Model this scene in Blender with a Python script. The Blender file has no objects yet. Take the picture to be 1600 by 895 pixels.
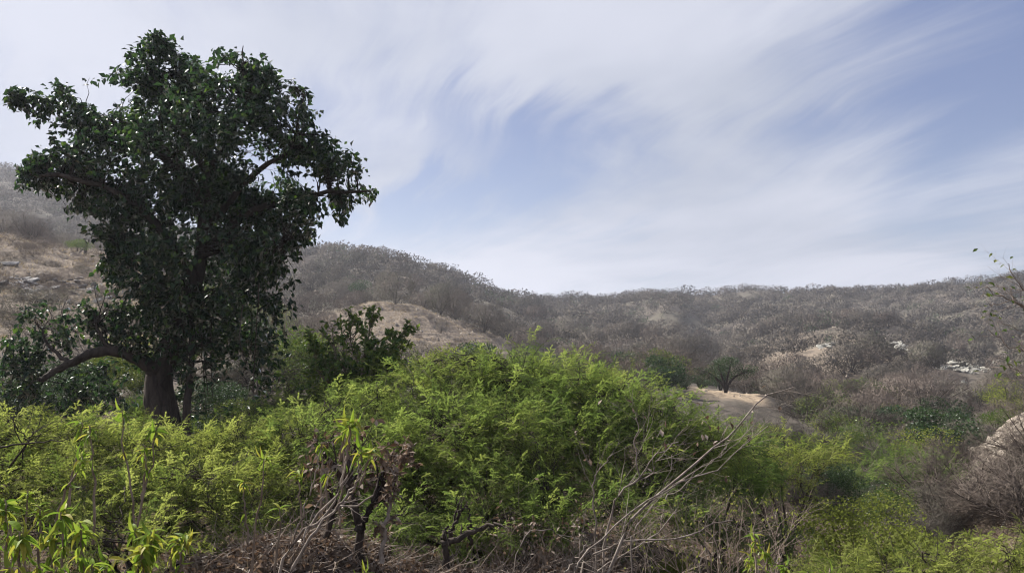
import bpy, math
import numpy as np
from math import radians, sin, cos, tan, atan2, hypot, pi

# ------------------------------------------------------------------ camera, sky, sun, exposure
S = bpy.context.scene
COL = S.collection
F = 1232.0                    # focal length in photo pixels (1600 wide)
PITCH = radians(3.4)
SUN_AZ, SUN_EL = radians(-55), radians(42)

cam_d = bpy.data.cameras.new("camera")
cam = bpy.data.objects.new("camera", cam_d); COL.objects.link(cam)
cam_d.sensor_width = 36; cam_d.lens = 36 * F / 1600
cam.location = (0, 0, 0); cam.rotation_euler = (pi / 2 + PITCH, 0, 0)
cam_d.clip_start = .05; cam_d.clip_end = 9000
S.camera = cam
S.render.resolution_x, S.render.resolution_y = 1024, 572
S.view_settings.view_transform = 'Standard'; S.view_settings.look = 'None'
S.view_settings.exposure = 1.0; S.view_settings.gamma = 1
S.cycles.use_denoising = True; S.cycles.filter_width = 1.1; S.cycles.sample_clamp_indirect = 4
S.cycles.max_bounces = 8; S.cycles.transmission_bounces = 4; S.cycles.diffuse_bounces = 3
S.cycles.transparent_max_bounces = 8; S.cycles.volume_bounces = 0

W = bpy.data.worlds.new("World"); S.world = W; W.use_nodes = True
nt = W.node_tree; nt.nodes.clear()
def N(t, typ, **kw):
    n = t.nodes.new(typ)
    for k, v in kw.items(): setattr(n, k, v)
    return n
def M_(t, op, a, b=None, c=None, clamp=False):
    n = N(t, 'ShaderNodeMath', operation=op); n.use_clamp = clamp
    for i, v in enumerate((a, b, c)):
        if v is None: continue
        if isinstance(v, (int, float)): n.inputs[i].default_value = v
        else: t.links.new(v, n.inputs[i])
    return n.outputs[0]
def MIX(t, fac, a, b, mode='MIX'):
    n = N(t, 'ShaderNodeMix', data_type='RGBA', blend_type=mode)
    for sock, v in ((n.inputs[0], fac), (n.inputs[6], a), (n.inputs[7], b)):
        if isinstance(v, (int, float)): sock.default_value = v
        elif isinstance(v, tuple): sock.default_value = (*v, 1)
        else: t.links.new(v, sock)
    return n.outputs[2]
def NOISE(t, vec, scale, detail=4, rough=.55, dist=0.0):
    n = N(t, 'ShaderNodeTexNoise'); n.inputs['Scale'].default_value = scale
    n.inputs['Detail'].default_value = detail; n.inputs['Roughness'].default_value = rough
    n.inputs['Distortion'].default_value = dist
    if vec is not None: t.links.new(vec, n.inputs['Vector'])
    return n.outputs[0]
def RANGE(t, v, a, b, c=0., d=1., smooth=True):
    n = N(t, 'ShaderNodeMapRange', interpolation_type='SMOOTHSTEP' if smooth else 'LINEAR')
    t.links.new(v, n.inputs[0])
    for i, x in enumerate((a, b, c, d)): n.inputs[1 + i].default_value = x
    return n.outputs[0]

sky = N(nt, 'ShaderNodeTexSky', sky_type='NISHITA'); sky.sun_disc = False
sky.sun_elevation = SUN_EL; sky.sun_rotation = SUN_AZ
sky.air_density = 1.0; sky.dust_density = 1.2; sky.ozone_density = 2.0
tc = N(nt, 'ShaderNodeTexCoord'); sp = N(nt, 'ShaderNodeSeparateXYZ'); nt.links.new(tc.outputs['Generated'], sp.inputs[0])
X, Y, Z = sp.outputs
zz = M_(nt, 'ADD', M_(nt, 'MAXIMUM', Z, 0.0), 0.12)
rx_ = M_(nt, 'DIVIDE', X, zz); ry_ = M_(nt, 'DIVIDE', Y, zz); CD, SD = cos(radians(-24)), sin(radians(-24))
cx_ = M_(nt, 'SUBTRACT', M_(nt, 'MULTIPLY', rx_, CD), M_(nt, 'MULTIPLY', ry_, SD)); cy_ = M_(nt, 'ADD', M_(nt, 'MULTIPLY', rx_, SD), M_(nt, 'MULTIPLY', ry_, CD))
def comb(x, y, z=0.0):
    c = N(nt, 'ShaderNodeCombineXYZ')
    for i, v in enumerate((x, y, z)):
        if isinstance(v, (int, float)): c.inputs[i].default_value = v
        else: nt.links.new(v, c.inputs[i])
    return c.outputs[0]
# clouds drift in long strands over a flat high layer
warp = NOISE(nt, comb(cx_, cy_), .5, 3, .5)
wx = M_(nt, 'ADD', cx_, M_(nt, 'MULTIPLY', M_(nt, 'SUBTRACT', warp, .5), .9))
sx = M_(nt, 'SUBTRACT', wx, M_(nt, 'MULTIPLY', cy_, .06))
strand = NOISE(nt, comb(M_(nt, 'MULTIPLY', sx, 2.6), M_(nt, 'MULTIPLY', cy_, .34)), 1.5, 10, .6, .2)
soft = NOISE(nt, comb(M_(nt, 'MULTIPLY', sx, .9), M_(nt, 'MULTIPLY', cy_, .55), 3.1), 1.0, 6, .52, .3)
ysafe = M_(nt, 'MAXIMUM', Y, .12)
U = M_(nt, 'DIVIDE', X, ysafe); V = M_(nt, 'DIVIDE', Z, ysafe)
Uw = M_(nt, 'ADD', U, M_(nt, 'MULTIPLY', M_(nt, 'SUBTRACT', soft, .5), .30))
Vw = M_(nt, 'ADD', V, M_(nt, 'MULTIPLY', M_(nt, 'SUBTRACT', strand, .5), .22))
def blob(px, py, rx, ry, amp, rot=0):
    u = (px - 800) / F; v = (520 - py) / F; a = rx / F; b = ry / F
    du = M_(nt, 'SUBTRACT', Uw, u); dv = M_(nt, 'SUBTRACT', Vw, v)
    c, s = cos(radians(rot)), sin(radians(rot))
    p = M_(nt, 'ADD', M_(nt, 'MULTIPLY', du, c / a), M_(nt, 'MULTIPLY', dv, s / a))
    q = M_(nt, 'ADD', M_(nt, 'MULTIPLY', du, -s / b), M_(nt, 'MULTIPLY', dv, c / b))
    e = M_(nt, 'ADD', M_(nt, 'MULTIPLY', p, p), M_(nt, 'MULTIPLY', q, q))
    return M_(nt, 'MULTIPLY', M_(nt, 'POWER', 2.718, M_(nt, 'MULTIPLY', e, -1.0)), amp)
cov = M_(nt, 'ADD', M_(nt, 'MULTIPLY', M_(nt, 'SUBTRACT', strand, .5), 1.25), M_(nt, 'MULTIPLY', M_(nt, 'SUBTRACT', soft, .5), 2.1))
for b_ in ((1640, 60, 330, 230, -.5, 40), (1480, 250, 170, 60, -.30, 45), (800, 190, 140, 70, -.42, 0), (700, 340, 220, 65, -.42, 8),
           (560, 380, 150, 60, -.25, 0), (1235, 190, 90, 40, -.28, 10), (1390, 440, 190, 22, -.25, 5), (740, 60, 60, 60, -.18, 0), (900, 250, 150, 40, -.08, 0), (1000, 260, 120, 60, .2, 0), (880, 330, 110, 30, .15, 0),
           (480, 60, 260, 90, .3, 0), (1020, 110, 260, 90, .42, -10), (1150, 300, 230, 120, .36, -12), (930, 440, 190, 30, .3, 0), (1060, 360, 220, 60, .3, -10),
           (620, 250, 110, 40, .25, 12), (60, 200, 160, 90, .2, 0), (1500, 370, 200, 40, .15, 10)):
    cov = M_(nt, 'ADD', cov, blob(*b_))
fib = NOISE(nt, comb(M_(nt, 'MULTIPLY', sx, 9.0), M_(nt, 'MULTIPLY', cy_, 1.1), 7.7), 1.6, 8, .62, .25)
cov = M_(nt, 'ADD', M_(nt, 'ADD', cov, M_(nt, 'MULTIPLY', M_(nt, 'SUBTRACT', fib, .5), .42)), .62)
mask = RANGE(nt, cov, -.02, 1.0)
mask = M_(nt, 'MULTIPLY', mask, .93)
shade = RANGE(nt, soft, .3, .7)
cloud = MIX(nt, shade, (3.2, 3.45, 4.1), (4.5, 4.65, 5.3))
SKYC = MIX(nt, 1.0, sky.outputs[0], (.97, .92, .96), 'MULTIPLY')
low = RANGE(nt, Z, 0.0, .30)
SKYC = MIX(nt, low, MIX(nt, .6, SKYC, (2.2, 2.7, 3.8)), MIX(nt, .7, SKYC, (1.2, 1.55, 2.85)))
final = MIX(nt, mask, SKYC, cloud)
bg = N(nt, 'ShaderNodeBackground'); bg.inputs['Strength'].default_value = .078
nt.links.new(final, bg.inputs['Color'])
wo = N(nt, 'ShaderNodeOutputWorld'); nt.links.new(bg.outputs[0], wo.inputs['Surface'])

sun_d = bpy.data.lights.new("sun", 'SUN'); sun_d.energy = 5.0; sun_d.angle = radians(.53); sun_d.color = (1, .95, .87)
sun = bpy.data.objects.new("sun", sun_d); COL.objects.link(sun)
sun.rotation_euler = (pi / 2 - SUN_EL, 0, pi - SUN_AZ)   # lamp's -Z points away from the sun
sun.location = (-60, 40, 60)

# ------------------------------------------------------------------ helpers
RNG = np.random.default_rng(7)
def at(px, py, d):
    """point seen at photo pixel (px, py), d metres ahead"""
    x = (px - 800) / F; zc = -(py - 447.5) / F
    y = cos(PITCH) - sin(PITCH) * zc; z = sin(PITCH) + cos(PITCH) * zc
    return np.array((x / y * d, d, z / y * d))
def norm(v): return v / np.maximum(np.linalg.norm(v, axis=-1, keepdims=True), 1e-9)
def hash2(ix, iy, seed):
    n = (ix * 374761393 + iy * 668265263 + seed * 974634777) & 0xffffffff
    n = ((n ^ (n >> 13)) * 1274126177) & 0xffffffff
    return ((n ^ (n >> 16)) & 0xffff) / 65535.0
def vnoise(x, y, seed=0):
    ix = np.floor(x).astype(np.int64); iy = np.floor(y).astype(np.int64)
    fx = x - ix; fy = y - iy; fx = fx * fx * (3 - 2 * fx); fy = fy * fy * (3 - 2 * fy)
    a = hash2(ix, iy, seed); b = hash2(ix + 1, iy, seed); c = hash2(ix, iy + 1, seed); d = hash2(ix + 1, iy + 1, seed)
    return (a + (b - a) * fx) * (1 - fy) + (c + (d - c) * fx) * fy - .5
def fbm(x, y, oct=4, seed=0):
    s = 0; a = 1.
    for i in range(oct):
        s = s + a * vnoise(x, y, seed + i); a *= .5; x = x * 2.03 + 11.3; y = y * 2.03 + 5.7
    return s

class Geo:
    """collects triangle soup with a colour number per vertex and a material slot per face"""
    def __init__(s): s.v = []; s.f = []; s.m = []; s.t = []; s.n = 0; s.out = None
    def add(s, v, f, mat=0, tint=None):
        v = np.asarray(v, float).reshape(-1, 3); f = np.asarray(f, np.int64).reshape(-1, 3)
        s.v.append(v); s.f.append(f + s.n); s.n += len(v)
        s.m.append(np.full(len(f), mat, np.int32))
        s.t.append(np.zeros(len(v)) if tint is None else np.broadcast_to(np.asarray(tint, float), (len(v),)))
    def inst(s, tpl, mats, pos, mat=0, tint=None):
        """tpl = (verts, faces); mats = (n,3,3) whose columns are the scaled axes; pos = (n,3)"""
        tv, tf = tpl[0], tpl[1]; n = len(pos)
        if n == 0: return
        v = np.einsum('nij,kj->nki', mats, tv) + pos[:, None, :]
        f = tf[None] + (np.arange(n) * len(tv))[:, None, None]
        t = None
        if tint is not None: t = np.repeat(np.asarray(tint, float), len(tv))
        s.add(v, f, mat, t)
        if len(tpl) > 2:   # own material slots in the template
            s.m[-1] = np.tile(tpl[2], n).astype(np.int32)
    def tubes(s, P, R, k=4, mat=0, tint=None):
        """P (B,n,3) centre lines, R (B,n) radii"""
        B, n, _ = P.shape
        if B == 0: return
        T = norm(np.gradient(P, axis=1))
        up = np.where(np.abs(T[..., 2:3]) > .9, np.array((1., 0, 0)), np.array((0, 0, 1.)))
        A = norm(np.cross(T, up)); Bn = np.cross(T, A)
        ang = np.arange(k) * 2 * pi / k
        v = P[:, :, None] + R[:, :, None, None] * (A[:, :, None] * np.cos(ang)[None, None, :, None] + Bn[:, :, None] * np.sin(ang)[None, None, :, None])
        i = np.arange(n - 1)[:, None]; j = np.arange(k)[None]
        a = i * k + j; b = i * k + (j + 1) % k; c = b + k; d = a + k
        q = np.concatenate([np.stack([a, b, c], -1).reshape(-1, 3), np.stack([a, c, d], -1).reshape(-1, 3)])
        f = q[None] + (np.arange(B) * n * k)[:, None, None]
        t = None if tint is None else np.repeat(np.asarray(tint, float), n * k)
        s.add(v, f, mat, t)
    def blades(s, A, B, w, mat=0, tint=None, rng=RNG):
        """thin tapered triangles from A to B"""
        d = norm(B - A); r = norm(rng.normal(size=d.shape)); sdir = norm(np.cross(d, r)) * np.asarray(w).reshape(-1, 1)
        v = np.stack([A - sdir, A + sdir, B], 1); n = len(A)
        f = np.arange(n * 3).reshape(-1, 3)
        s.add(v, f, mat, None if tint is None else np.repeat(np.asarray(tint, float), 3))
    def mesh(s, name, mats, smooth=False):
        me = bpy.data.meshes.new(name)
        v = np.concatenate(s.v); f = np.concatenate(s.f); nf = len(f)
        me.vertices.add(len(v)); me.vertices.foreach_set('co', v.astype(np.float32).ravel())
        me.loops.add(nf * 3); me.loops.foreach_set('vertex_index', f.astype(np.int32).ravel())
        me.polygons.add(nf); me.polygons.foreach_set('loop_start', np.arange(0, nf * 3, 3, dtype=np.int32))
        me.polygons.foreach_set('loop_total', np.full(nf, 3, np.int32))
        for m in mats: me.materials.append(m)
        me.polygons.foreach_set('material_index', np.concatenate(s.m))
        me.polygons.foreach_set('use_smooth', np.full(nf, smooth))
        at_ = me.attributes.new('tint', 'FLOAT', 'POINT'); at_.data.foreach_set('value', np.concatenate(s.t).astype(np.float32))
        if s.out is not None:
            oa = me.attributes.new('out', 'FLOAT_VECTOR', 'POINT'); oa.data.foreach_set('vector', np.asarray(s.out, np.float32).ravel())
        me.update(); return me
    def build(s, name, mats, parent=None, smooth=False, origin=None):
        if not isinstance(mats, (list, tuple)): mats = [mats]
        if origin is not None: s.v = [v - np.asarray(origin) for v in s.v]
        o = bpy.data.objects.new(name, s.mesh(name, mats, smooth)); COL.objects.link(o)
        if origin is not None: o.location = origin
        if parent is not None: o.parent = parent; o.location = (0, 0, 0) if origin is None else origin
        return o
def tag(o, label=None, cat=None, group=None, kind=None):
    if label: o['label'] = label
    if cat: o['category'] = cat
    if group: o['group'] = group
    if kind: o['kind'] = kind
    return o
def empty(name, loc, label, cat, group=None):
    o = bpy.data.objects.new(name, None); COL.objects.link(o); o.location = tuple(loc); o.empty_display_size = .3
    return tag(o, label, cat, group)
class Thing:
    """an Empty at the base; parts are built in world coordinates and stored relative to it"""
    def __init__(s, name, base, label, cat, group=None):
        s.base = np.asarray(base, float); s.o = empty(name, s.base, label, cat, group)
    def part(s, name, g, mats, kind=None, smooth=False, label=None):
        g.v = [v - s.base for v in g.v]
        o = g.build(name, mats, s.o, smooth)
        return tag(o, label, None, None, kind)
    def linkmesh(s, name, me, M, kind=None):
        import mathutils
        o = bpy.data.objects.new(name, me); COL.objects.link(o); o.parent = s.o
        M = mathutils.Matrix(M); o.matrix_local = mathutils.Matrix.Translation(-mathutils.Vector(s.base)) @ M
        return o

def frames(D, up=None, roll=0.0, rng=RNG):
    """orthonormal frames whose y axis is D; z axis leans to up; rolled at random by roll"""
    D = norm(D); n = len(D)
    up = np.tile((0, 0, 1.), (n, 1)) if up is None else up
    Xa = np.cross(D, up); bad = np.linalg.norm(Xa, axis=1) < 1e-3; Xa[bad] = (1, 0, 0); Xa = norm(Xa); Za = np.cross(Xa, D)
    a = rng.normal(0, 1, n) * roll
    c, s = np.cos(a)[:, None], np.sin(a)[:, None]
    X2 = Xa * c + Za * s; Z2 = -Xa * s + Za * c
    return np.stack([X2, D, Z2], 2)
def wobble(A, D, L, n, amp, rng, bend=None):
    """centre lines from A along D with length L; amp = wander; bend = steady pull added along the way"""
    B = len(A); step = (L / (n - 1))[:, None]
    P = np.zeros((B, n, 3)); P[:, 0] = A; d = norm(D)
    for i in range(1, n):
        d = norm(d + rng.normal(0, amp, (B, 3)) + (0 if bend is None else bend))
        P[:, i] = P[:, i - 1] + d * step
    return P
def spawn(P, R, cnt, t0, t1, ang, L, n, amp, rng, rr=.55, tip=.25, bend=None, upb=0.):
    """children growing off every parent line"""
    B, m, _ = P.shape; K = B * cnt
    pi_ = np.repeat(np.arange(B), cnt); t = rng.uniform(t0, t1, K)
    u = t * (m - 1); i = np.minimum(u.astype(int), m - 2); w = (u - i)[:, None]
    A = P[pi_, i] * (1 - w) + P[pi_, i + 1] * w
    T = norm(P[pi_, i + 1] - P[pi_, i]); r0 = (R[pi_, i] * (1 - w[:, 0]) + R[pi_, i + 1] * w[:, 0]) * rr
    q = norm(np.cross(T, rng.normal(size=(K, 3))))
    a = np.abs(rng.normal(ang, ang * .25, K))[:, None]
    D = T * np.cos(a) + q * np.sin(a); D[:, 2] += upb; D = norm(D)
    LL = L * rng.uniform(.6, 1.3, K) * (1 - .35 * t)
    Q = wobble(A, D, LL, n, amp, rng, bend)
    RR = r0[:, None] * np.linspace(1, tip, n)[None]
    return Q, RR
def poly(points, n=None, rng=None, amp=0.0):
    """smooth line through hand-set points"""
    p = np.array(points, float); m = len(p); n = n or (m - 1) * 4 + 1
    t = np.linspace(0, m - 1, n); i = np.minimum(t.astype(int), m - 2); w = (t - i)[:, None]
    g = lambda k: p[np.clip(k, 0, m - 1)]
    q = .5 * ((2 * g(i)) + (g(i + 1) - g(i - 1)) * w + (2 * g(i - 1) - 5 * g(i) + 4 * g(i + 1) - g(i + 2)) * w ** 2 + (3 * g(i) - g(i - 1) - 3 * g(i + 1) + g(i + 2)) * w ** 3)
    if rng is not None and amp: q[1:-1] += rng.normal(0, amp, (n - 2, 3))
    return q
def rad(a, b, n, p=1.0): return a + (b - a) * np.linspace(0, 1, n) ** p

# ------------------------------------------------------------------ materials
def mat(name):
    m = bpy.data.materials.new(name); m.use_nodes = True; t = m.node_tree; t.nodes.clear()
    o = N(t, 'ShaderNodeOutputMaterial'); return m, t, o
def tint_value(t):
    a = N(t, 'ShaderNodeAttribute', attribute_name='tint'); oi = N(t, 'ShaderNodeObjectInfo')
    return M_(t, 'FRACT', M_(t, 'ADD', a.outputs['Fac'], oi.outputs['Random']))
def ramp(t, v, cols):
    r = N(t, 'ShaderNodeValToRGB'); t.links.new(v, r.inputs[0]); e = r.color_ramp.elements
    while len(e) < len(cols): e.new(.5)
    for i, c in enumerate(cols): e[i].position = i / (len(cols) - 1); e[i].color = (*c, 1)
    return r.outputs[0]
def leaf_mat(name, cols, trans=.45, gloss=.12, rough=.4, tcol=(1.15, 1.2, .85), bent=0.):
    m, t, o = mat(name); c = ramp(t, tint_value(t), cols)
    d = N(t, 'ShaderNodeBsdfDiffuse'); t.links.new(c, d.inputs['Color'])
    if bent:    # twigs of one crown share part of the crown's rounded form
        oa = N(t, 'ShaderNodeAttribute', attribute_name='out'); vt = N(t, 'ShaderNodeVectorTransform', vector_type='NORMAL', convert_from='OBJECT', convert_to='WORLD')
        t.links.new(oa.outputs['Vector'], vt.inputs[0]); gn = N(t, 'ShaderNodeNewGeometry'); mxn = N(t, 'ShaderNodeMix', data_type='VECTOR'); mxn.inputs[0].default_value = bent
        t.links.new(gn.outputs['Normal'], mxn.inputs[4]); t.links.new(vt.outputs[0], mxn.inputs[5]); vn = N(t, 'ShaderNodeVectorMath', operation='NORMALIZE')
        t.links.new(mxn.outputs[1], vn.inputs[0]); t.links.new(vn.outputs[0], d.inputs['Normal'])
    tr = N(t, 'ShaderNodeBsdfTranslucent'); t.links.new(MIX(t, 1.0, c, tcol, 'MULTIPLY'), tr.inputs['Color'])
    mx = N(t, 'ShaderNodeMixShader'); mx.inputs[0].default_value = trans
    t.links.new(d.outputs[0], mx.inputs[1]); t.links.new(tr.outputs[0], mx.inputs[2])
    g = N(t, 'ShaderNodeBsdfGlossy'); g.inputs['Roughness'].default_value = rough; g.inputs['Color'].default_value = (1, 1, 1, 1)
    fr = N(t, 'ShaderNodeFresnel'); fr.inputs['IOR'].default_value = 1.4
    m2 = N(t, 'ShaderNodeMixShader'); t.links.new(M_(t, 'MULTIPLY', fr.outputs[0], gloss * 8, clamp=True), m2.inputs[0])
    t.links.new(mx.outputs[0], m2.inputs[1]); t.links.new(g.outputs[0], m2.inputs[2])
    t.links.new(m2.outputs[0], o.inputs['Surface']); return m
def bark_mat(name, c1, c2, scale=6., bump=.4, rough=.9):
    m, t, o = mat(name); tcn = N(t, 'ShaderNodeTexCoord'); mp = N(t, 'ShaderNodeMapping'); mp.inputs['Scale'].default_value = (1, 1, .35)
    t.links.new(tcn.outputs['Object'], mp.inputs[0])
    n1 = NOISE(t, mp.outputs[0], scale, 8, .65, .6); n2 = NOISE(t, mp.outputs[0], scale * 5, 4, .6)
    f = RANGE(t, M_(t, 'ADD', M_(t, 'MULTIPLY', n1, .7), M_(t, 'MULTIPLY', n2, .3)), .35, .65)
    tv = tint_value(t)
    c = MIX(t, f, c1, c2); c = MIX(t, 1.0, c, ramp(t, tv, [(.8, .8, .8), (1.15, 1.12, 1.1)]), 'MULTIPLY')
    b = N(t, 'ShaderNodeBsdfPrincipled'); b.inputs['Roughness'].default_value = rough; b.inputs['Specular IOR Level'].default_value = .2
    t.links.new(c, b.inputs['Base Color'])
    if bump:
        bp = N(t, 'ShaderNodeBump'); bp.inputs['Strength'].default_value = bump; bp.inputs['Distance'].default_value = .02
        t.links.new(n1, bp.inputs['Height']); t.links.new(bp.outputs[0], b.inputs['Normal'])
    t.links.new(b.outputs[0], o.inputs['Surface']); return m
def rock_mat(name, c1, c2, c3, scale=3.):
    m, t, o = mat(name); tcn = N(t, 'ShaderNodeTexCoord'); oi = N(t, 'ShaderNodeObjectInfo')
    n1 = NOISE(t, tcn.outputs['Object'], scale, 9, .65, .4); n2 = NOISE(t, tcn.outputs['Object'], scale * 6, 5, .7)
    c = MIX(t, RANGE(t, n1, .35, .62), c1, c2); c = MIX(t, RANGE(t, n2, .55, .75), c, c3)
    c = MIX(t, 1.0, c, ramp(t, oi.outputs['Random'], [(.72, .7, .68), (1.15, 1.13, 1.1)]), 'MULTIPLY')
    b = N(t, 'ShaderNodeBsdfPrincipled'); b.inputs['Roughness'].default_value = .85
    t.links.new(c, b.inputs['Base Color'])
    bp = N(t, 'ShaderNodeBump'); bp.inputs['Strength'].default_value = .6; bp.inputs['Distance'].default_value = .04
    t.links.new(n2, bp.inputs['Height']); t.links.new(bp.outputs[0], b.inputs['Normal'])
    t.links.new(b.outputs[0], o.inputs['Surface']); return m

MAT = dict(
    mid_leaf=leaf_mat('leathery leaf', [(.04, .08, .026), (.075, .13, .034), (.13, .19, .045), (.21, .25, .055)], .5, .03, .45),
    fig_leaf=leaf_mat('fig leaf', [(.012, .028, .018), (.02, .043, .022), (.03, .066, .02), (.10, .16, .03)], .4, .05, .38),
    mesq=leaf_mat('feathery leaflets', [(.065, .105, .036), (.112, .165, .052), (.18, .235, .068), (.275, .305, .10)], .56, 0, .6),
    mesq_y=leaf_mat('yellow green leaflets', [(.095, .13, .038), (.16, .20, .054), (.225, .26, .068), (.295, .32, .105)], .56, 0, .6),
    broad=leaf_mat('lance leaf', [(.10, .17, .022), (.16, .24, .03), (.24, .29, .05), (.34, .30, .06)], .5, .015, .5),
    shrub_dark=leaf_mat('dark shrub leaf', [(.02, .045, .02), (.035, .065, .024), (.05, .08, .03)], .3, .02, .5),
    shrub_mid=leaf_mat('shrub leaf', [(.05, .085, .022), (.075, .12, .03), (.12, .15, .035), (.17, .18, .05)], .4, 0.01, .5),
    shrub_olive=leaf_mat('olive shrub leaf', [(.13, .16, .04), (.19, .215, .055), (.27, .28, .08)], .5, .0, .5),
    dead_leaf=leaf_mat('dead leaf', [(.07, .046, .034), (.13, .092, .068), (.21, .162, .122), (.35, .30, .255)], .25, .01, .6, (1.1, .9, .7)),
    twig_far=leaf_mat('grey twigs', [(.058, .05, .044), (.098, .086, .075), (.142, .126, .108), (.19, .17, .147), (.115, .118, .082)], .15, 0, .8, (1, .95, .9), .72),
    twig_warm=leaf_mat('brown twigs', [(.09, .073, .064), (.14, .115, .10), (.195, .162, .14)], .15, 0, .8, (1, .95, .9), .6),
    grass=leaf_mat('dry grass', [(.22, .175, .12), (.30, .25, .17), (.38, .33, .24)], .35, .02, .6, (1.1, 1, .8)),
    bark=bark_mat('grey brown bark', (.025, .02, .017), (.085, .068, .056), 4., .8),
    bark_dark=bark_mat('dark bark', (.022, .017, .015), (.07, .055, .045), 9., .5),
    bark_pale=bark_mat('pale weathered bark', (.11, .09, .075), (.32, .28, .24), 14., .6),
    stem=bark_mat('woody stem', (.14, .10, .075), (.32, .26, .2), 20., .3),
    twig_near=bark_mat('dead twig', (.16, .125, .10), (.36, .3, .25), 25., .2),
    rock=rock_mat('tan stone', (.25, .21, .165), (.40, .355, .295), (.2, .16, .13)),
    rock_grey=rock_mat('grey rock', (.15, .145, .145), (.30, .29, .29), (.09, .08, .08)),
    rock_white=rock_mat('pale rock', (.17, .165, .145), (.34, .335, .30), (.09, .08, .07)),
)

# ------------------------------------------------------------------ terrain
KN = np.array([2, 5, 8, 12, 16, 24, 35, 50, 65, 80, 100, 120, 150, 200, 260, 330, 400, 500, 650, 900], float)
# photo column: near heights in metres for the first five distances, then the picture row of the ground at the others
TAB = {
  -600: ((-1.6, -1.7, -1.8, -1.9, -2.0), (600, 560, 470, 400, 345, 345, 360, 360, 330, 290, 265, 260, 300, 380, 450)),
  0:    ((-1.6, -1.8, -2.2, -2.6, -2.9), (640, 590, 510, 440, 382, 362, 380, 385, 362, 325, 290, 272, 310, 400, 470)),
  60:   ((-1.6, -1.8, -2.2, -2.6, -2.9), (640, 595, 520, 448, 390, 374, 392, 392, 372, 340, 305, 282, 320, 400, 470)),
  130:  ((-1.6, -1.9, -2.3, -2.7, -3.0), (640, 600, 525, 458, 402, 388, 415, 415, 392, 358, 320, 300, 340, 420, 470)),
  200:  ((-1.6, -1.9, -2.3, -2.7, -3.0), (640, 600, 535, 470, 420, 405, 430, 430, 410, 380, 345, 330, 360, 430, 480)),
  350:  ((-1.6, -1.9, -2.3, -2.7, -3.1), (640, 605, 565, 535, 510, 495, 485, 470, 450, 425, 396, 395, 420, 450, 490)),
  430:  ((-1.6, -1.9, -2.4, -2.8, -3.2), (640, 610, 580, 560, 540, 520, 505, 480, 446, 412, 402, 415, 430, 460, 490)),
  500:  ((-1.6, -1.9, -2.4, -2.8, -3.2), (650, 615, 590, 565, 548, 520, 502, 480, 442, 397, 415, 425, 440, 460, 490)),
  580:  ((-1.6, -2.0, -2.5, -2.9, -3.3), (645, 615, 600, 585, 560, 505, 472, 478, 440, 398, 430, 440, 450, 470, 490)),
  650:  ((-1.6, -2.0, -2.5, -2.9, -3.3), (645, 615, 600, 585, 565, 520, 484, 486, 452, 412, 440, 445, 455, 470, 490)),
  700:  ((-1.6, -2.0, -2.5, -2.9, -3.3), (645, 615, 602, 590, 570, 535, 503, 500, 470, 430, 450, 455, 460, 480, 490)),
  760:  ((-1.6, -2.0, -2.5, -3.0, -3.4), (645, 620, 605, 592, 576, 552, 528, 520, 490, 456, 468, 472, 478, 485, 495)),
  820:  ((-1.6, -2.0, -2.6, -3.0, -3.5), (650, 625, 610, 598, 586, 572, 556, 535, 508, 484, 474, 492, 495, 495, 500)),
  900:  ((-1.6, -2.0, -2.6, -3.1, -3.6), (655, 630, 615, 600, 588, 580, 566, 545, 525, 500, 474, 492, 497, 500, 500)),
  1000: ((-1.6, -2.1, -2.7, -3.2, -3.8), (670, 640, 615, 600, 590, 582, 575, 558, 532, 502, 474, 464, 480, 500, 500)),
  1060: ((-1.6, -2.1, -2.7, -3.3, -3.9), (690, 650, 622, 606, 598, 592, 584, 566, 536, 502, 474, 462, 480, 500, 500)),
  1112: ((-1.6, -2.1, -2.8, -3.4, -4.0), (720, 660, 630, 612, 612, 610, 606, 600, 582, 546, 500, 462, 480, 500, 500)),
  1150: ((-1.6, -2.1, -2.8, -3.4, -4.0), (720, 660, 630, 612, 616, 612, 604, 576, 546, 516, 484, 458, 480, 500, 500)),
  1190: ((-1.6, -2.2, -2.9, -3.6, -4.2), (760, 700, 650, 611, 632, 620, 602, 570, 540, 512, 484, 458, 470, 500, 500)),
  1300: ((-1.6, -2.2, -3.0, -3.9, -4.6), (800, 730, 690, 665, 645, 618, 588, 550, 516, 508, 486, 462, 466, 490, 500)),
  1400: ((-1.6, -2.2, -3.0, -4.0, -4.7), (800, 740, 690, 665, 645, 625, 600, 565, 526, 520, 490, 460, 462, 480, 500)),
  1500: ((-1.6, -2.1, -2.8, -3.7, -4.3), (770, 722, 712, 678, 645, 625, 606, 590, 562, 530, 484, 446, 452, 470, 490)),
  1600: ((-1.6, -1.9, -2.5, -3.2, -3.7), (712, 640, 668, 655, 638, 622, 604, 582, 552, 512, 470, 434, 445, 460, 480)),
  2200: ((-1.6, -1.6, -1.7, -1.8, -1.9), (600, 560, 560, 560, 550, 540, 520, 500, 480, 450, 430, 410, 420, 440, 460)),
}
colA, colZ = [], []
for px in sorted(TAB):
    a = atan2((px - 800) / F, 1.0); zn, py = TAB[px]
    z = list(zn)
    for r, yy in zip(KN[5:], py):
        d = r * cos(a); z.append(at(px, yy, d)[2])
    colA.append(a); colZ.append(z)
colA = [-pi, -2.0] + colA + [2.0, pi]
flat = [-1.6, -1.6, -1.6, -1.6, -1.6, -1.4, -1, 0, 1, 2, 3, 4, 6, 10, 16, 22, 26, 26, 20, 10]
colZ = [flat, flat] + colZ + [flat, flat]
colA = np.array(colA); colZ = np.array(colZ)
GA = np.linspace(-pi, pi, 2001); GR = np.linspace(math.log(1.0), math.log(900), 500)
tmp = np.array([np.interp(GR, np.log(KN), z) for z in colZ])          # columns x fineR
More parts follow.
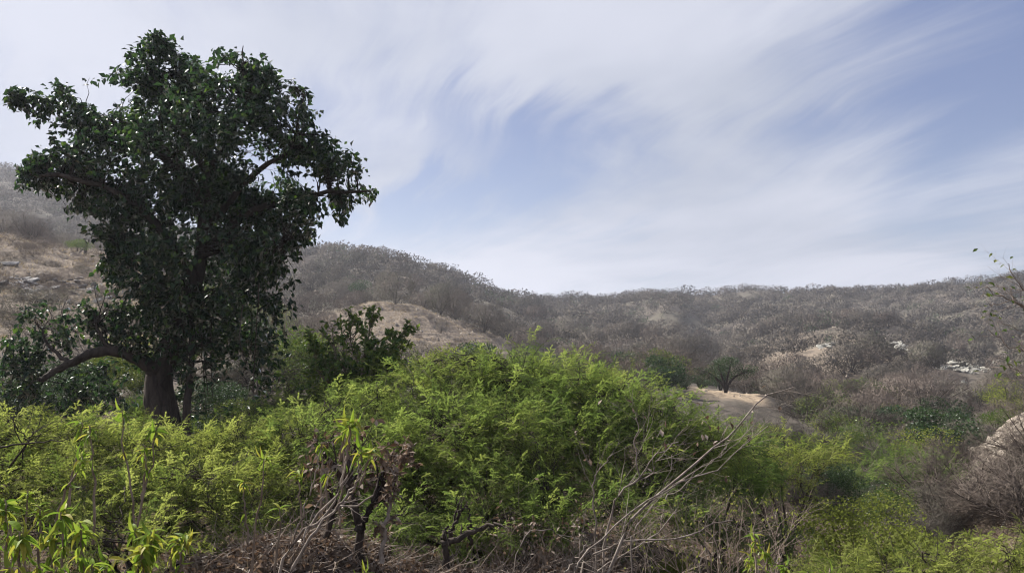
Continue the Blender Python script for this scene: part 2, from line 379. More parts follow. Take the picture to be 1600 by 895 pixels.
grid = np.array([np.interp(GA, colA, tmp[:, j]) for j in range(len(GR))]).T    # A x R
def blur(g, ax, k):
    w = np.hanning(2 * k + 3)[1:-1]; w /= w.sum()
    gp = np.concatenate([np.repeat(np.take(g, [0], ax), k, ax), g, np.repeat(np.take(g, [-1], ax), k, ax)], ax)
    return np.apply_along_axis(lambda v: np.convolve(v, w, 'valid'), ax, gp)
grid = blur(blur(grid, 1, 6), 0, 8)
def drygrass(x, y):
    """1 on the bare grassy slopes: left hill, middle knoll, sandy mound"""
    u = x / np.maximum(y, 1) * F + 800; r = np.hypot(x, y)
    def bell(v, a, b, s): return 1 / (1 + np.exp(-(v - a) / s)) * 1 / (1 + np.exp((v - b) / s))
    k1 = bell(u, -900, 330, 25) * bell(r, 44, 112, 5)
    k2 = bell(u, 500, 800, 18) * bell(r, 74, 128 - np.clip((u - 640) * .0, 0, 40), 5)
    k3 = bell(u, 1082, 1190, 5) * bell(r, 56, 70, .8)
    k4 = bell(u, 1512, 1900, 12) * bell(r, 22, 38, 2)
    k5 = bell(u, 1165, 1440, 20) * bell(r, 118, 205, 9) * .9 * (fbm(x * .06, y * .06, 3, 40) * 2.2 + .8).clip(0, 1)
    return np.clip(k1 + k2, 0, 1), k3, k4, k5
def height(x, y, detail=True):
    x = np.asarray(x, float); y = np.asarray(y, float)
    r = np.maximum(np.hypot(x, y), 1.001); a = np.arctan2(x, y)
    i = (a + pi) / (2 * pi) * 2000; j = (np.log(r)) / GR[-1] * 499
    i0 = np.clip(i.astype(int), 0, 1999); j0 = np.clip(j.astype(int), 0, 498); fi = i - i0; fj = np.clip(j - j0, 0, 1)
    z = (grid[i0, j0] * (1 - fi) + grid[i0 + 1, j0] * fi) * (1 - fj) + (grid[i0, j0 + 1] * (1 - fi) + grid[i0 + 1, j0 + 1] * fi) * fj
    z = np.where(r > 900, z * np.clip(1 - (r - 900) / 1500, 0, 1) , z)
    if detail:
        z = z + fbm(x * .8, y * .8, 3, 5) * np.clip(r * .012, .05, .3)
        z = z + fbm(x * .05, y * .05, 4, 9) * np.clip((r - 25) * .02, 0, 4) * np.clip(1.0, 0, 1)
        k1, k3, k4, k5 = drygrass(x, y)
        q = z / .55 + fbm(x * .12, y * .12, 2, 21) * 1.4
        saw = q - np.floor(q)
        z = z + k1 * (.34 * (1 - np.abs(saw * 2 - 1)) + fbm(x * .5, y * .9, 3, 31) * .35)
    return z
def gz(x, y): return float(height(np.array([x]), np.array([y]))[0])

fa = np.concatenate([np.linspace(-pi, radians(-40), 70, False), np.linspace(radians(-40), radians(40), 330, False), np.linspace(radians(40), pi, 71)])
fr_ = np.concatenate([[.01], np.geomspace(.6, 40, 80, False), np.arange(40, 135, .75), np.arange(135, 520, 4.0), np.geomspace(520, 6000, 30)])
AA, RR_ = np.meshgrid(fa, fr_, indexing='ij'); gx = RR_ * np.sin(AA); gy = RR_ * np.cos(AA)
gh = height(gx, gy); gh = np.where(RR_ > 2400, 0, gh)
na, nr = AA.shape
gv = np.stack([gx, gy, gh], -1).reshape(-1, 3)
ii, jj = np.meshgrid(np.arange(na - 1), np.arange(nr - 1), indexing='ij'); a0 = (ii * nr + jj).ravel()
gf = np.concatenate([np.stack([a0, a0 + nr, a0 + nr + 1], 1), np.stack([a0, a0 + nr + 1, a0 + 1], 1)])[:, ::-1]
G = Geo(); G.add(gv, gf)
m, t, o = mat('dry earth and litter')
def attr(nm):
    return N(t, 'ShaderNodeAttribute', attribute_name=nm).outputs['Fac']
geo_n = N(t, 'ShaderNodeNewGeometry'); pos = geo_n.outputs['Position']
n_big = NOISE(t, pos, .045, 5, .6); n_mid = NOISE(t, pos, .35, 8, .65, .5); n_fine = NOISE(t, pos, 3.2, 8, .7); n_vf = NOISE(t, pos, 24, 5, .7)
wood = MIX(t, RANGE(t, n_mid, .38, .62), (.065, .056, .048), (.13, .11, .09))
wood = MIX(t, RANGE(t, n_big, .45, .62), wood, (.12, .107, .083))
litter = MIX(t, RANGE(t, n_vf, .35, .7), (.035, .025, .019), (.15, .105, .08))
litter = MIX(t, M_(t, 'MULTIPLY', RANGE(t, n_fine, .5, .6), .6), litter, (.07, .06, .03))
grass = MIX(t, RANGE(t, n_fine, .36, .64), (.125, .098, .078), (.265, .218, .17))
grass = MIX(t, M_(t, 'MULTIPLY', RANGE(t, n_mid, .52, .68), .6), grass, (.15, .11, .08))
sand = MIX(t, RANGE(t, n_fine, .4, .62), (.34, .26, .18), (.45, .355, .25))
rub = MIX(t, RANGE(t, n_vf, .4, .6), (.13, .11, .088), (.28, .245, .20))
c = MIX(t, attr('far'), litter, wood); c = MIX(t, attr('grassy'), c, grass); c = MIX(t, attr('sandy'), c, sand)
c = MIX(t, attr('rubble'), c, rub); c = MIX(t, attr('spur'), c, (.23, .185, .14))
b = N(t, 'ShaderNodeBsdfPrincipled'); b.inputs['Roughness'].default_value = .95; b.inputs['Specular IOR Level'].default_value = .1
t.links.new(c, b.inputs['Base Color'])
bp = N(t, 'ShaderNodeBump'); bp.inputs['Strength'].default_value = .8; bp.inputs['Distance'].default_value = .25
t.links.new(n_fine, bp.inputs['Height']); t.links.new(bp.outputs[0], b.inputs['Normal']); t.links.new(b.outputs[0], o.inputs['Surface'])
ground = G.build('ground', m, smooth=True); tag(ground, 'dry brown hillsides and valley floor', kind='structure')
k1, k3, k4, k5 = drygrass(gv[:, 0], gv[:, 1])
for nm, val in (('far', np.clip((RR_.ravel() - 18) / 14, 0, 1)), ('grassy', k1), ('sandy', k3), ('rubble', k4), ('spur', k5)):
    A_ = ground.data.attributes.new(nm, 'FLOAT', 'POINT'); A_.data.foreach_set('value', np.asarray(val, np.float32))

# ------------------------------------------------------------------ leaf and twig templates
def leaf_tpl(w=.5, fold=.12, droop=.12, k=3):
    """leaf of unit length along +y, unit blade half-width w/2, folded at the midrib"""
    ys = np.linspace(0, 1, k + 2); v = []; 
    prof = np.sin(np.pi * ys ** .8) ** .8 * w * .5
    for y_, p in zip(ys, prof): v += [(-p, y_, fold * p * 2 - droop * y_ * y_), (0, y_, -droop * y_ * y_), (p, y_, fold * p * 2 - droop * y_ * y_)]
    f = []
    for i in range(k + 1):
        a = i * 3
        if i == 0: f += [(a + 1, a + 4, a + 3), (a + 1, a + 5, a + 4)]
        elif i == k: f += [(a, a + 1, a + 4), (a + 1, a + 2, a + 4)]
        else: f += [(a, a + 1, a + 4), (a, a + 4, a + 3), (a + 1, a + 2, a + 5), (a + 1, a + 5, a + 4)]
    return np.array(v, float), np.array(f)
FIG = leaf_tpl(.66, .2, .15, 1); LANCE = leaf_tpl(.30, .3, .55, 4); OVAL = leaf_tpl(.55, .15, .1, 1); CURL = leaf_tpl(.6, .8, .5, 1)

def spray_tpl(rng, leaves=11, pairs=11, L=1.0, leaf=.2, leaflet=.028):
    """feathery spray: a curved twig with two-armed compound leaves of many thin leaflets; slot 1 is the twig"""
    V = []; Fc = []; Ms = []; n = 0
    ax = np.array([(0, 0, 0), (.02, .3, .02), (-.01, .65, -.03), (.02, 1, -.14)]) * L; line = poly(ax, 5)
    g = Geo(); g.tubes(line[None], rad(.006, .002, 5)[None], 3)
    V.append(np.concatenate(g.v)); Fc.append(np.concatenate(g.f)); Ms.append(np.ones(len(Fc[-1]))); n = len(V[-1])
    for i in range(leaves):
        t_ = (i + .8) / leaves; k = t_ * 4; j = min(int(k), 3); p = line[j] + (line[j + 1] - line[j]) * (k - j)
        side = 1 if i % 2 else -1
        for arm in (0, 1):
            az = side * rng.uniform(.5, 1.0) + (arm - .5) * .8
            d = norm(np.array((sin(az), cos(az), rng.uniform(-.45, .15)))); l = leaf * rng.uniform(.7, 1.15)
            nrm = norm(np.array((rng.normal(0, .3), rng.normal(0, .3), 1.))); s = norm(np.cross(d, nrm))
            tt = (np.arange(pairs) + .5) / pairs
            base = p + d * (tt * l)[:, None] - np.array((0, 0, 1.)) * (tt ** 2 * l * .25)[:, None]
            for sg in (0,):
                w1, w2 = rng.uniform(.7, 1.2, (2, pairs, 1)); vv = np.stack([base - d * .006, base + (s + d * .35) * leaflet * w1 + rng.normal(0, .005, (pairs, 3)), base + (-s + d * .35) * leaflet * w2 + rng.normal(0, .005, (pairs, 3))], 1).reshape(-1, 3)
                V.append(vv); Fc.append(np.arange(len(vv)).reshape(-1, 3) + n); Ms.append(np.zeros(len(vv) // 3)); n += len(vv)
    return np.concatenate(V), np.concatenate(Fc), np.concatenate(Ms).astype(np.int32)
r_ = np.random.default_rng(11)
SPRAYS = [spray_tpl(r_, int(r_.integers(7, 12)), int(r_.integers(8, 12)), 1., r_.uniform(.15, .25), r_.uniform(.024, .036)) for _ in range(8)]
SPRAYS_LO = [spray_tpl(r_, 8, 5, 1., .24, .05) for _ in range(4)]

def pick_blobs(blobs, n, rng, shell=.0):
    """points inside a union of ellipsoids (centre, radii, weight); shell>0 pushes points outward"""
    w = np.array([b[2] * b[1][0] * b[1][2] for b in blobs]); idx = rng.choice(len(blobs), n, p=w / w.sum())
    C_ = np.array([b[0] for b in blobs])[idx]; Rd = np.array([b[1] for b in blobs])[idx]
    d = norm(rng.normal(size=(n, 3))); rr = rng.uniform(0, 1, n) ** (1 / 3)
    rr = rr * (1 - shell) + shell * rng.uniform(.75, 1.02, n)
    return C_ + d * rr[:, None] * Rd, d
def blob_px(px, py, r, d, depth=1.0, wt=1.0, ry=None, doff=0.):
    c = at(px, py, d + doff); k = (d + doff) / F
    return (c, (r * k, r * k * depth, (ry or r) * k), wt)
def connect(skel, skr, pts, rng, n=6, amp=.06, rmax=.05, tip=.006, sag=.1):
    """curved branches from the closest skeleton joint (nearer the root) to every point"""
    d2 = ((pts[:, None] - skel[None]) ** 2).sum(-1)
    d2 = d2 + np.maximum(0, skel[None, :, 2] - pts[:, None, 2]) ** 2 * 1.5
    k = d2.argmin(1); A = skel[k]; t_ = np.linspace(0, 1, n)[None, :, None]
    L = np.linalg.norm(pts - A, axis=1)[:, None, None]
    P = A[:, None] * (1 - t_) + pts[:, None] * t_
    P[..., 2:] += np.sin(t_ * pi) * L * sag
    P[:, 1:-1] += rng.normal(0, 1, (len(pts), n - 2, 3)) * L * amp
    R = np.minimum(skr[k] * .6, rmax)[:, None] * (1 - t_[..., 0]) + tip * t_[..., 0]
    return P, R

# ------------------------------------------------------------------ the big fig tree
def fig_tree():
    rng = np.random.default_rng(3); D = 16.0
    base = at(262, 655, D); base[2] = gz(base[0], base[1]) - .1
    T = Thing('fig_tree', base, 'large dark broad-leaved fig tree with a wide crown towering over the bushes', 'tree')
    trunk = poly([base, at(256, 660, D), at(248, 600, D), at(258, 560, D), at(285, 500, D + .2), at(310, 420, D + .3), at(318, 340, D + .2), at(325, 250, D), at(310, 180, D)])
    tr = np.interp(np.linspace(0, 1, len(trunk)), [0, .12, .25, .36, .55, .8, 1], [.42, .30, .27, .24, .17, .09, .04])
    g = Geo(); sk = [trunk]; rk = [tr]; 
    g.tubes(trunk[None], tr[None], 12)
    limbs = [
      ([at(252, 592, D), at(238, 572, D - .2), at(205, 556, D - .3), at(165, 548, D - .4), at(125, 560, D - .5), at(88, 580, D - .5), at(60, 592, D - .6)], .19, .05),
      ([at(180, 550, D - .35), at(160, 530, D - .5), at(150, 505, D - .5)], .06, .02),
      ([at(110, 565, D - .5), at(80, 545, D - .4), at(60, 510, D - .3)], .05, .015),
      ([at(262, 555, D), at(275, 520, D + .5), at(340, 470, D + .9), at(400, 440, D + 1.2)], .10, .03),
      ([at(285, 500, D + .2), at(240, 440, D - .2), at(200, 400, D - .3)], .07, .03),
      ([at(305, 440, D + .2), at(250, 360, D - .1), at(180, 300, D - .3), at(90, 275, D - .4), at(40, 275, D - .4)], .12, .02),
      ([at(312, 400, D + .3), at(380, 340, D + .3), at(460, 310, D + .2), at(530, 300, D), at(580, 300, D)], .13, .015),
      ([at(316, 360, D + .2), at(400, 270, D - .1), at(455, 230, D - .2), at(475, 150, D - .2)], .09, .015),
      ([at(318, 330, D + .2), at(250, 240, D + .6), at(170, 190, D + .6), at(95, 160, D + .4), at(25, 155, D + .2)], .12, .012),
      ([at(322, 280, D), at(370, 200, D - .4), at(378, 130, D - .3), at(380, 72, D - .2)], .08, .008),
      ([at(322, 270, D), at(270, 180, D), at(240, 110, D), at(235, 70, D)], .08, .012),
      ([at(318, 320, D + .2), at(330, 250, D + 1.4), at(300, 180, D + 1.8)], .10, .03),
      ([at(316, 350, D), at(300, 280, D - .5), at(250, 220, D - .6)], .07, .03),
      ([at(312, 400, D + .2), at(390, 380, D - .3), at(440, 380, D - .3)], .06, .02),
    ]
    for pts, r0, r1 in limbs:
        p = poly(pts, rng=rng, amp=.02); r = rad(r0, r1, len(p), .8); g.tubes(p[None], r[None], 8); sk.append(p); rk.append(r)
    for q in range(7):
        a_ = q / 7 * 6.28 + .4; off = np.array((cos(a_), sin(a_), 0.)); e = trunk[:15].copy(); rr_ = tr[:15] * np.linspace(1.0, .75, 15)
        tw = a_ + np.linspace(0, rng.normal(0, .8), 15); e += np.stack([np.cos(tw), np.sin(tw), 0 * tw], 1) * rr_[:, None] * .93 + rng.normal(0, .022, (15, 3))
        g.tubes(e[None], (rr_ * rng.uniform(.28, .5))[None] * np.linspace(1.1, .6, 15)[None], 7)
    T.part('trunk', g, MAT['bark'], smooth=True)
    stem = poly([at(292, 680, D - .6), at(292, 632, D - .6), at(297, 590, D - .5), at(300, 540, D - .4), at(296, 470, D - .2)])
    g = Geo(); g.tubes(stem[None], rad(.10, .05, len(stem), .6)[None], 8); T.part('aerial_root', g, MAT['bark'], smooth=True)
    sk.append(stem); rk.append(rad(.1, .05, len(stem)))
    g = Geo()
    for q in range(9):
        px = rng.uniform(270, 420); y0 = rng.uniform(430, 500); dd = D + rng.uniform(-1, 1)
        p = poly([at(px, y0, dd), at(px + rng.normal(0, 5), (y0 + 600) / 2, dd), at(px + rng.normal(0, 8), rng.uniform(560, 640), dd)], rng=rng, amp=.01)
        g.tubes(p[None], rad(.012, .008, len(p))[None], 4)
    T.part('hanging_root', g, MAT['bark'], 'stuff')
    sk = np.concatenate(sk); rk = np.concatenate(rk)
    B = []
    for px, py, r, w in ((235,100,34,.9),(268,90,24,.9),(330,108,38,.8),(365,112,30,.8),(200,145,42,.85),(130,145,34,.6),(95,135,18,.6),(60,168,24,.8),(24,155,14,.8),(165,185,58,.9),
        (250,175,74,1.1),(340,175,76,1.1),(410,160,40,.9),(470,150,16,.6),(478,185,20,.7),(450,205,32,.8),(400,235,78,1.1),(300,260,95,1.2),(205,245,78,1),(130,215,48,.8),(85,270,40,.7),(45,280,22,.8),
        (130,292,42,.7),(480,260,48,.9),(530,245,22,.8),(543,285,32,.8),(580,300,13,.8),(500,330,42,.7),(440,330,66,1),(345,345,86,1.2),(250,340,78,1),(180,320,42,.8),(125,325,20,.7),(165,370,16,.6),
        (195,385,28,.9),(240,420,60,1.1),(330,425,86,1.2),(415,395,42,.7),(462,390,18,.6),(425,440,34,.8),(435,480,28,.7),(560,300,26,1.3),(520,318,38,1.5),(540,262,28,1.2),(475,290,46,1.8),(500,240,34,1.3),(450,250,50,1.3),(310,150,50,1.2),(290,120,34,1.),(400,130,34,1.3),(430,155,34,1.3),(450,190,40,1.3),(415,110,20,1.),(292,98,32,2.4),(300,140,40,1.2),(250,66,16,1.4),(175,430,26,.9),(170,400,22,.9),(90,255,36,.9),(60,265,28,.9),(150,240,44,.9),(400,350,60,.8),(465,350,36,.8),(430,180,34,.8),(170,350,40,1.),(215,372,45,1.),(548,292,34,2.2),(500,300,44,1.8),(572,300,16,2.),(460,300,40,1.3),(265,300,50,.8),(370,300,50,.8),(100,175,30,.7),(140,170,34,.8),(300,500,92,1.15),(215,470,36,1),(385,510,62,1),(255,535,50,.9),(345,570,66,1),(405,570,44,.7),
        (430,540,28,.6),(330,620,48,.7),(390,615,34,.6),
        (60,500,34,.7),(35,540,38,.8),(90,535,38,.7),(25,590,40,.8),(75,600,50,.8),(135,500,26,.7),(165,515,32,.7),(195,505,26,.7),(140,610,40,.7),(170,590,30,.5),(110,640,44,.7),(200,625,24,.3)):
        dd = D + rng.uniform(-1.2, 1.2) * min(r / 60, 1.); dep = 1.7 if r > 60 else 1.1
        if py > 480 and px < 210: dd = D + (.25 if py > 520 else -.1); dep = .7
        B.append(blob_px(px, py, r, dd, dep, w))
    # sub-clusters: every shoot is a short twig with a rosette of leaves
    B = [(c_, r_v, w_ * max(1., 38 * D / F / r_v[0]) ** 1.0) for c_, r_v, w_ in B]
    pts, d = pick_blobs(B, 8800, rng, .3)
    pts = pts[fbm(pts[:, 0] * 1.5 + pts[:, 1] * .8, pts[:, 2] * 1.7 - pts[:, 1] * .7, 2, 61) > -.2][:6100]; n = len(pts)
    P, R = connect(sk, rk, pts, rng, 5, .05, .013, .003, .08)
    shrt = np.where(np.linalg.norm(P[:, -1] - P[:, 0], axis=1) < np.where(P[:, -1, 2] < at(0, 480, D)[2], .8, 1.5))[0][::2]; g = Geo(); g.tubes(P[shrt], R[shrt], 3); T.part('branch', g, MAT['bark_dark'], 'stuff')
    out = norm(P[:, -1] - P[:, -2]); 
    k = 6; K = n * k
    c = np.repeat(pts, k, 0); od = np.repeat(out, k, 0); s = rng.uniform(-.02, .26, K)[:, None]
    pos = c - od * s * .8 + rng.normal(0, .05, (K, 3))
    D_ = norm(od * .5 + rng.normal(0, .75, (K, 3)) + np.array((0, 0, -.35)))
    sz = rng.uniform(.09, .18, K)
    Mx = frames(D_, None, .7, rng) * sz[:, None, None]
    tint = rng.beta(1.5, 2.2, K)
    # tint varies at random; single leaves come from those nearest the camera
    depth_key = -pos[:, 1] * .6 + rng.uniform(0, 1, K)
    order = np.argsort(-depth_key); outer = order[:2600]; pickd = rng.choice(outer, 300, replace=False)
    keep = np.ones(K, bool); keep[pickd] = False
    g = Geo(); g.inst(FIG, Mx[keep], pos[keep], 0, tint[keep]); T.part('leaves', g, MAT['fig_leaf'], 'stuff')
    gl = Geo(); gl.add(*FIG); me = gl.mesh('leaf', [MAT['fig_leaf']])
    for i in pickd:
        M4 = np.eye(4); M4[:3, :3] = Mx[i]; M4[:3, 3] = pos[i]; T.linkmesh('leaf', me, M4)
fig_tree()

# ------------------------------------------------------------------ feathery mesquite thickets
def thicket(label, base_px, base_d, blobs, count, seed, matname, stems=9, lo=False, size=(.45, .75), tint=(0, 1), name='mesquite_shrub', wood='bark_dark', shell=.55, barebranches=40, group=None, twig_r=.5, upb=.15):
    rng = np.random.default_rng(seed); b = at(*base_px, base_d); b[2] = gz(b[0], b[1]) - .05
    T = Thing(name, b, label, 'shrub', group)
    sk = []; rk = []; g = Geo()
    tgt = [blobs[i][0] for i in rng.permutation(len(blobs))[:stems]]
    for q, c in enumerate(tgt):
        st = b + rng.normal(0, .12, 3) * (1, 1, 0); mid = st * .45 + c * .55; mid[2] = st[2] * .35 + c[2] * .65
        e = c + (c - st) * .12 + np.array((0, 0, -.05)); p = poly([st, mid + rng.normal(0, .12, 3), c, e], 14, rng, .02)
        h = np.linalg.norm(c - b); r = rad(.012 + .008 * h, .006, 14, .7); g.tubes(p[None], r[None], 6); sk.append(p); rk.append(r)
    sk = np.concatenate(sk); rk = np.concatenate(rk)
    pts, d = pick_blobs(blobs, count, rng, shell)
    nb = max(40, count // 6); sub, _ = pick_blobs(blobs, nb, rng, .2)
    P, R = connect(sk, rk, sub, rng, 8, .05, .016, .004, .12); g.tubes(P, R, 4)
    Q, RQ = spawn(P, R, 2, .3, 1., .6, .5, 5, .12, rng, .6, .3); g.tubes(Q, RQ, 3)
    T.part('trunk', g, MAT[wood], 'stuff' , smooth=True).name = 'branches'
    s2 = np.concatenate([P.reshape(-1, 3), Q.reshape(-1, 3)]); 
    # sprays grow away from the closest branch, arch over and droop
    k = ((pts[:, None, ::1] - s2[None, ::3]) ** 2).sum(-1).argmin(1); near = s2[::3][k]
    D_ = norm(norm(pts - near) * .7 + d * .7 + rng.normal(0, .45, (count, 3)) + np.array((0, 0, upb)))
    sz = rng.uniform(*size, count); Mx = frames(D_, None, .5, rng) * sz[:, None, None]
    pos = pts - D_ * sz[:, None] * .5
    nl = max(6, count // 60); cp, cd = pick_blobs(blobs, nl * 6, rng, 1.); up_ = np.where(cd[:, 2] > .25)[0][:nl]
    LP = wobble(cp[up_] - cd[up_] * .3, cd[up_] + (0, 0, .35), rng.uniform(.4, .8, len(up_)) * size[1] * 1.5, 9, .12, rng, np.array((0, 0, -.06)))
    gl_ = Geo(); gl_.tubes(LP, np.tile(rad(.007, .002, 9), (len(LP), 1)), 4); T.part('shoots', gl_, MAT[wood], 'stuff')
    ex = np.repeat(np.arange(len(LP)), 4); et = rng.integers(3, 9, len(ex)); ep = LP[ex, et]; ed = norm(norm(LP[ex, et] - LP[ex, et - 1]) * .8 + rng.normal(0, .5, (len(ex), 3)))
    es = rng.uniform(*size, len(ex)) * .6; pts = np.concatenate([pts, ep]); pos = np.concatenate([pos, ep]); Mx = np.concatenate([Mx, frames(ed, None, .5, rng) * es[:, None, None]]); count = len(pts)
    g = Geo(); tp = SPRAYS_LO if lo else SPRAYS; which = rng.integers(0, len(tp), count)
    cl = fbm(pts[:, 0] * 1.1, pts[:, 2] * 1.6 + pts[:, 1], 2, seed) * .5 + .5
    tt = np.clip(tint[0] + (tint[1] - tint[0]) * (.5 * cl + .5 * rng.uniform(0, 1, count)), 0, .99)
    for w in range(len(tp)):
        s_ = which == w; g.inst(tp[w], Mx[s_], pos[s_], 0, tt[s_])
    T.part('foliage', g, [MAT[matname], MAT[wood]], 'stuff')
    return T

DC = 10.5
center = [blob_px(*a) for a in (
    (470, 700, 75, DC - 1.0, 1.2, .9, 55), (560, 650, 75, DC, 1.2, 1.1, 48), (640, 610, 70, DC, 1.2, 1., 45), (720, 600, 85, DC + .5, 1.3, 1.1, 48), (800, 600, 85, DC + .5, 1.3, 1.1, 48),
    (880, 610, 80, DC + .4, 1.3, 1.1, 48), (955, 632, 75, DC, 1.2, 1., 45), (1030, 655, 70, DC, 1.2, 1.3, 40), (1090, 690, 60, DC, 1.2, 1.2, 38), (1140, 700, 45, DC + .3, 1.2, 1., 30), (1060, 720, 60, DC - .3, 1.2, .8, 36), (600, 720, 80, DC - 1.2, 1.1, 1.2, 65),
    (700, 690, 95, DC - 1.0, 1.1, 1.3, 70), (800, 690, 95, DC - .8, 1.1, 1.3, 70), (890, 700, 85, DC - .6, 1.1, 1.1, 60), (980, 710, 75, DC - .5, 1.1, .8, 50), (560, 780, 50, DC - 1.6, 1, .5, 40),
    (660, 760, 60, DC - 1.6, 1, .9, 50), (760, 770, 70, DC - 1.8, 1, 1.1, 55), (850, 775, 60, DC - 1.6, 1, .8, 45), (450, 790, 50, DC - 1.8, 1, .6, 36), (610, 815, 60, DC - 2.6, 1, .8, 32), (760, 820, 70, DC - 2.4, 1, .8, 32), (860, 815, 60, DC - 2.2, 1, .8, 34), (960, 790, 60, DC - 1.8, 1, .8, 40), (1030, 800, 60, DC - 1.5, 1, .6, 36), (700, 810, 60, DC - 2, 1, .6, 30), (520, 720, 50, DC - 1.3, 1, .7, 45), (1010, 770, 60, DC - 1.2, 1, .35, 40))]
thicket('big bright green feathery mesquite filling the middle of the foreground', (790, 830), DC - .5, center, 4800, 21, 'mesq', 14, size=(.3, .56))
DL = 8.0
left = [blob_px(*a) for a in (
    (-60, 700, 80, DL, 1.2, 1, 45), (30, 690, 80, DL, 1.2, 1, 45), (120, 692, 80, DL + .3, 1.2, 1, 42), (215, 705, 75, DL + .4, 1.2, 1, 42), (300, 715, 70, DL + .8, 1.2, .9, 42), (375, 700, 60, DL + 1.3, 1.2, .9, 42), (430, 690, 45, DL + 1.5, 1.2, .8, 35),
    (330, 815, 60, DL - .6, 1.1, .7, 34), (400, 815, 55, DL - .3, 1.1, .6, 32), (0, 760, 90, DL - .8, 1.1, .9, 55), (110, 770, 90, DL - .8, 1.1, .8, 55), (220, 775, 80, DL - .6, 1.1, .8, 50), (310, 760, 70, DL - .2, 1.1, .8, 45), (400, 755, 60, DL + .4, 1.1, .7, 45), (60, 840, 90, DL - 1.6, 1, .5, 45), (200, 850, 90, DL - 1.6, 1, .45, 45))]
thicket('spreading yellow-green feathery mesquite below the fig tree at lower left', (180, 850), DL - .5, left, 2200, 22, 'mesq_y', 10, size=(.26, .46))

# ------------------------------------------------------------------ woods on the hills
def gp(px, d):
    """ground point in the direction of photo column px, d metres ahead"""
    x = (px - 800) / F * d; return np.array((x, d, gz(x, d)))
def twig_crown(rng, n, wdt, hgt, ln, bw, stems=5, up=.5, low=.25, sr=.012):
    """bare crown about 1 unit tall: slot 0 limbs, slot 1 twigs"""
    g = Geo(); pts = norm(rng.normal(size=(n, 3))) * (rng.uniform(0, 1, (n, 1)) ** .2) * (wdt * .5, wdt * .5, hgt * .5)
    lump = 1 + .25 * np.sin(pts[:, 0] * 9 / wdt + rng.uniform(0, 6)) * np.cos(pts[:, 1] * 8 / wdt + rng.uniform(0, 6))
    pts *= lump[:, None]; pts[:, 2] += low + hgt * .5
    d = norm(norm(pts - (0, 0, low * .5)) * .6 + rng.normal(0, .6, (n, 3)) + (0, 0, up * .25))
    g.blades(pts - d * ln * .5, pts + d * ln * .5, np.full(n, bw), 1, rng.uniform(0, .3, n), rng)
    k = rng.choice(n, stems, replace=False); e = pts[k]; st = rng.normal(0, .02, (stems, 3)) * (1, 1, 0)
    t = np.linspace(0, 1, 4)[None, :, None]; P = st[:, None] * (1 - t) + e[:, None] * t; P[:, 1:3, :2] *= .65
    g.tubes(P, np.tile(rad(sr, .004, 4), (stems, 1)), 3, 0, np.zeros(stems))
    v = np.concatenate(g.v); g.out = norm((v - (0, 0, low + hgt * .38)) / (wdt, wdt, hgt)); return g
def leafy_crown(rng, n, wdt, hgt, ls, stems=5, low=.2, tpl=OVAL):
    g = Geo(); nb = 9; c = norm(rng.normal(size=(nb, 3))) * (wdt * .3, wdt * .3, hgt * .28); c[:, 2] += low + hgt * .5
    i = rng.integers(0, nb, n); p = c[i] + norm(rng.normal(size=(n, 3))) * (rng.uniform(.3, 1, (n, 1)) ** .5) * np.array((wdt, wdt, hgt)) * rng.uniform(.2, .32, (nb, 1))[i]
    p[:, 2] = np.maximum(p[:, 2], .02)
    D_ = norm(rng.normal(size=(n, 3)) + (0, 0, .3)); Mx = frames(D_, None, 1., rng) * (ls * rng.uniform(.6, 1.2, n))[:, None, None]
    g.inst(tpl, Mx, p, 1, rng.uniform(0, .6, n))
    st = rng.normal(0, .03, (stems, 3)) * (1, 1, 0); e = c[rng.integers(0, nb, stems)]; t = np.linspace(0, 1, 4)[None, :, None]
    P = st[:, None] * (1 - t) + e[:, None] * t; g.tubes(P, np.tile(rad(.025, .008, 4), (stems, 1)), 3, 0, np.zeros(stems)); return g
rw = np.random.default_rng(5)
def split_meshes(g, name, wood, leafm):
    """two meshes, limbs and crown, from one template"""
    v = np.concatenate(g.v); f = np.concatenate(g.f); m_ = np.concatenate(g.m); tt = np.concatenate(g.t); out = []; oo = g.out
    for s_, nm, mt in ((0, 'trunk', wood), (1, 'crown', leafm)):
        q = Geo(); ff = f[m_ == s_]; u, inv = np.unique(ff, return_inverse=True); q.add(v[u], inv.reshape(-1, 3), 0, tt[u]); q.out = None if oo is None else oo[u]; out.append(q.mesh(nm, [MAT[mt]]))
    return out
FAR = [twig_crown(rw, 118, rw.uniform(1.1, 1.6), rw.uniform(.75, .9), .15, .04, 2, low=.10) for _ in range(8)]
FARL = [leafy_crown(rw, 60, rw.uniform(1., 1.4), .75, .13, 3) for _ in range(3)]
MIDT = [twig_crown(rw, 900, rw.uniform(1.2, 1.6), rw.uniform(.75, .92), .13, .0105, 7, low=.12) for _ in range(6)]
MIDM = [split_meshes(g, 'm', 'bark_dark', 'twig_far') for g in MIDT]
MIDMW = [split_meshes(g, 'm', 'bark_dark', 'twig_warm') for g in MIDT[:3]]
MIDN = [twig_crown(rw, 2200, rw.uniform(1.2, 1.6), rw.uniform(.75, .92), .12, .0048, 9, low=.10, sr=.009) for _ in range(4)]
SCG = [split_meshes(g, 'm', 'bark_dark', 'twig_far') for g in MIDN]; SCW = [split_meshes(g, 'm', 'bark_dark', 'twig_warm') for g in MIDN]
def wrap(o, parent): o.parent = parent; return o
def place(name, meshes, p, sz, rz, label, cat, group=None, sink=.08, sq=1.0):
    T = Thing(name, p - np.array((0, 0, sink)), label, cat, group)
    T.o.rotation_euler = (0, 0, rz); T.o.scale = (sz * sq, sz * sq, sz)
    for me, nm in zip(meshes, ('trunk', 'crown')):
        o = bpy.data.objects.new(nm, me); COL.objects.link(o); o.parent = T.o
        if nm == 'crown': o['kind'] = 'stuff'
    return T.o

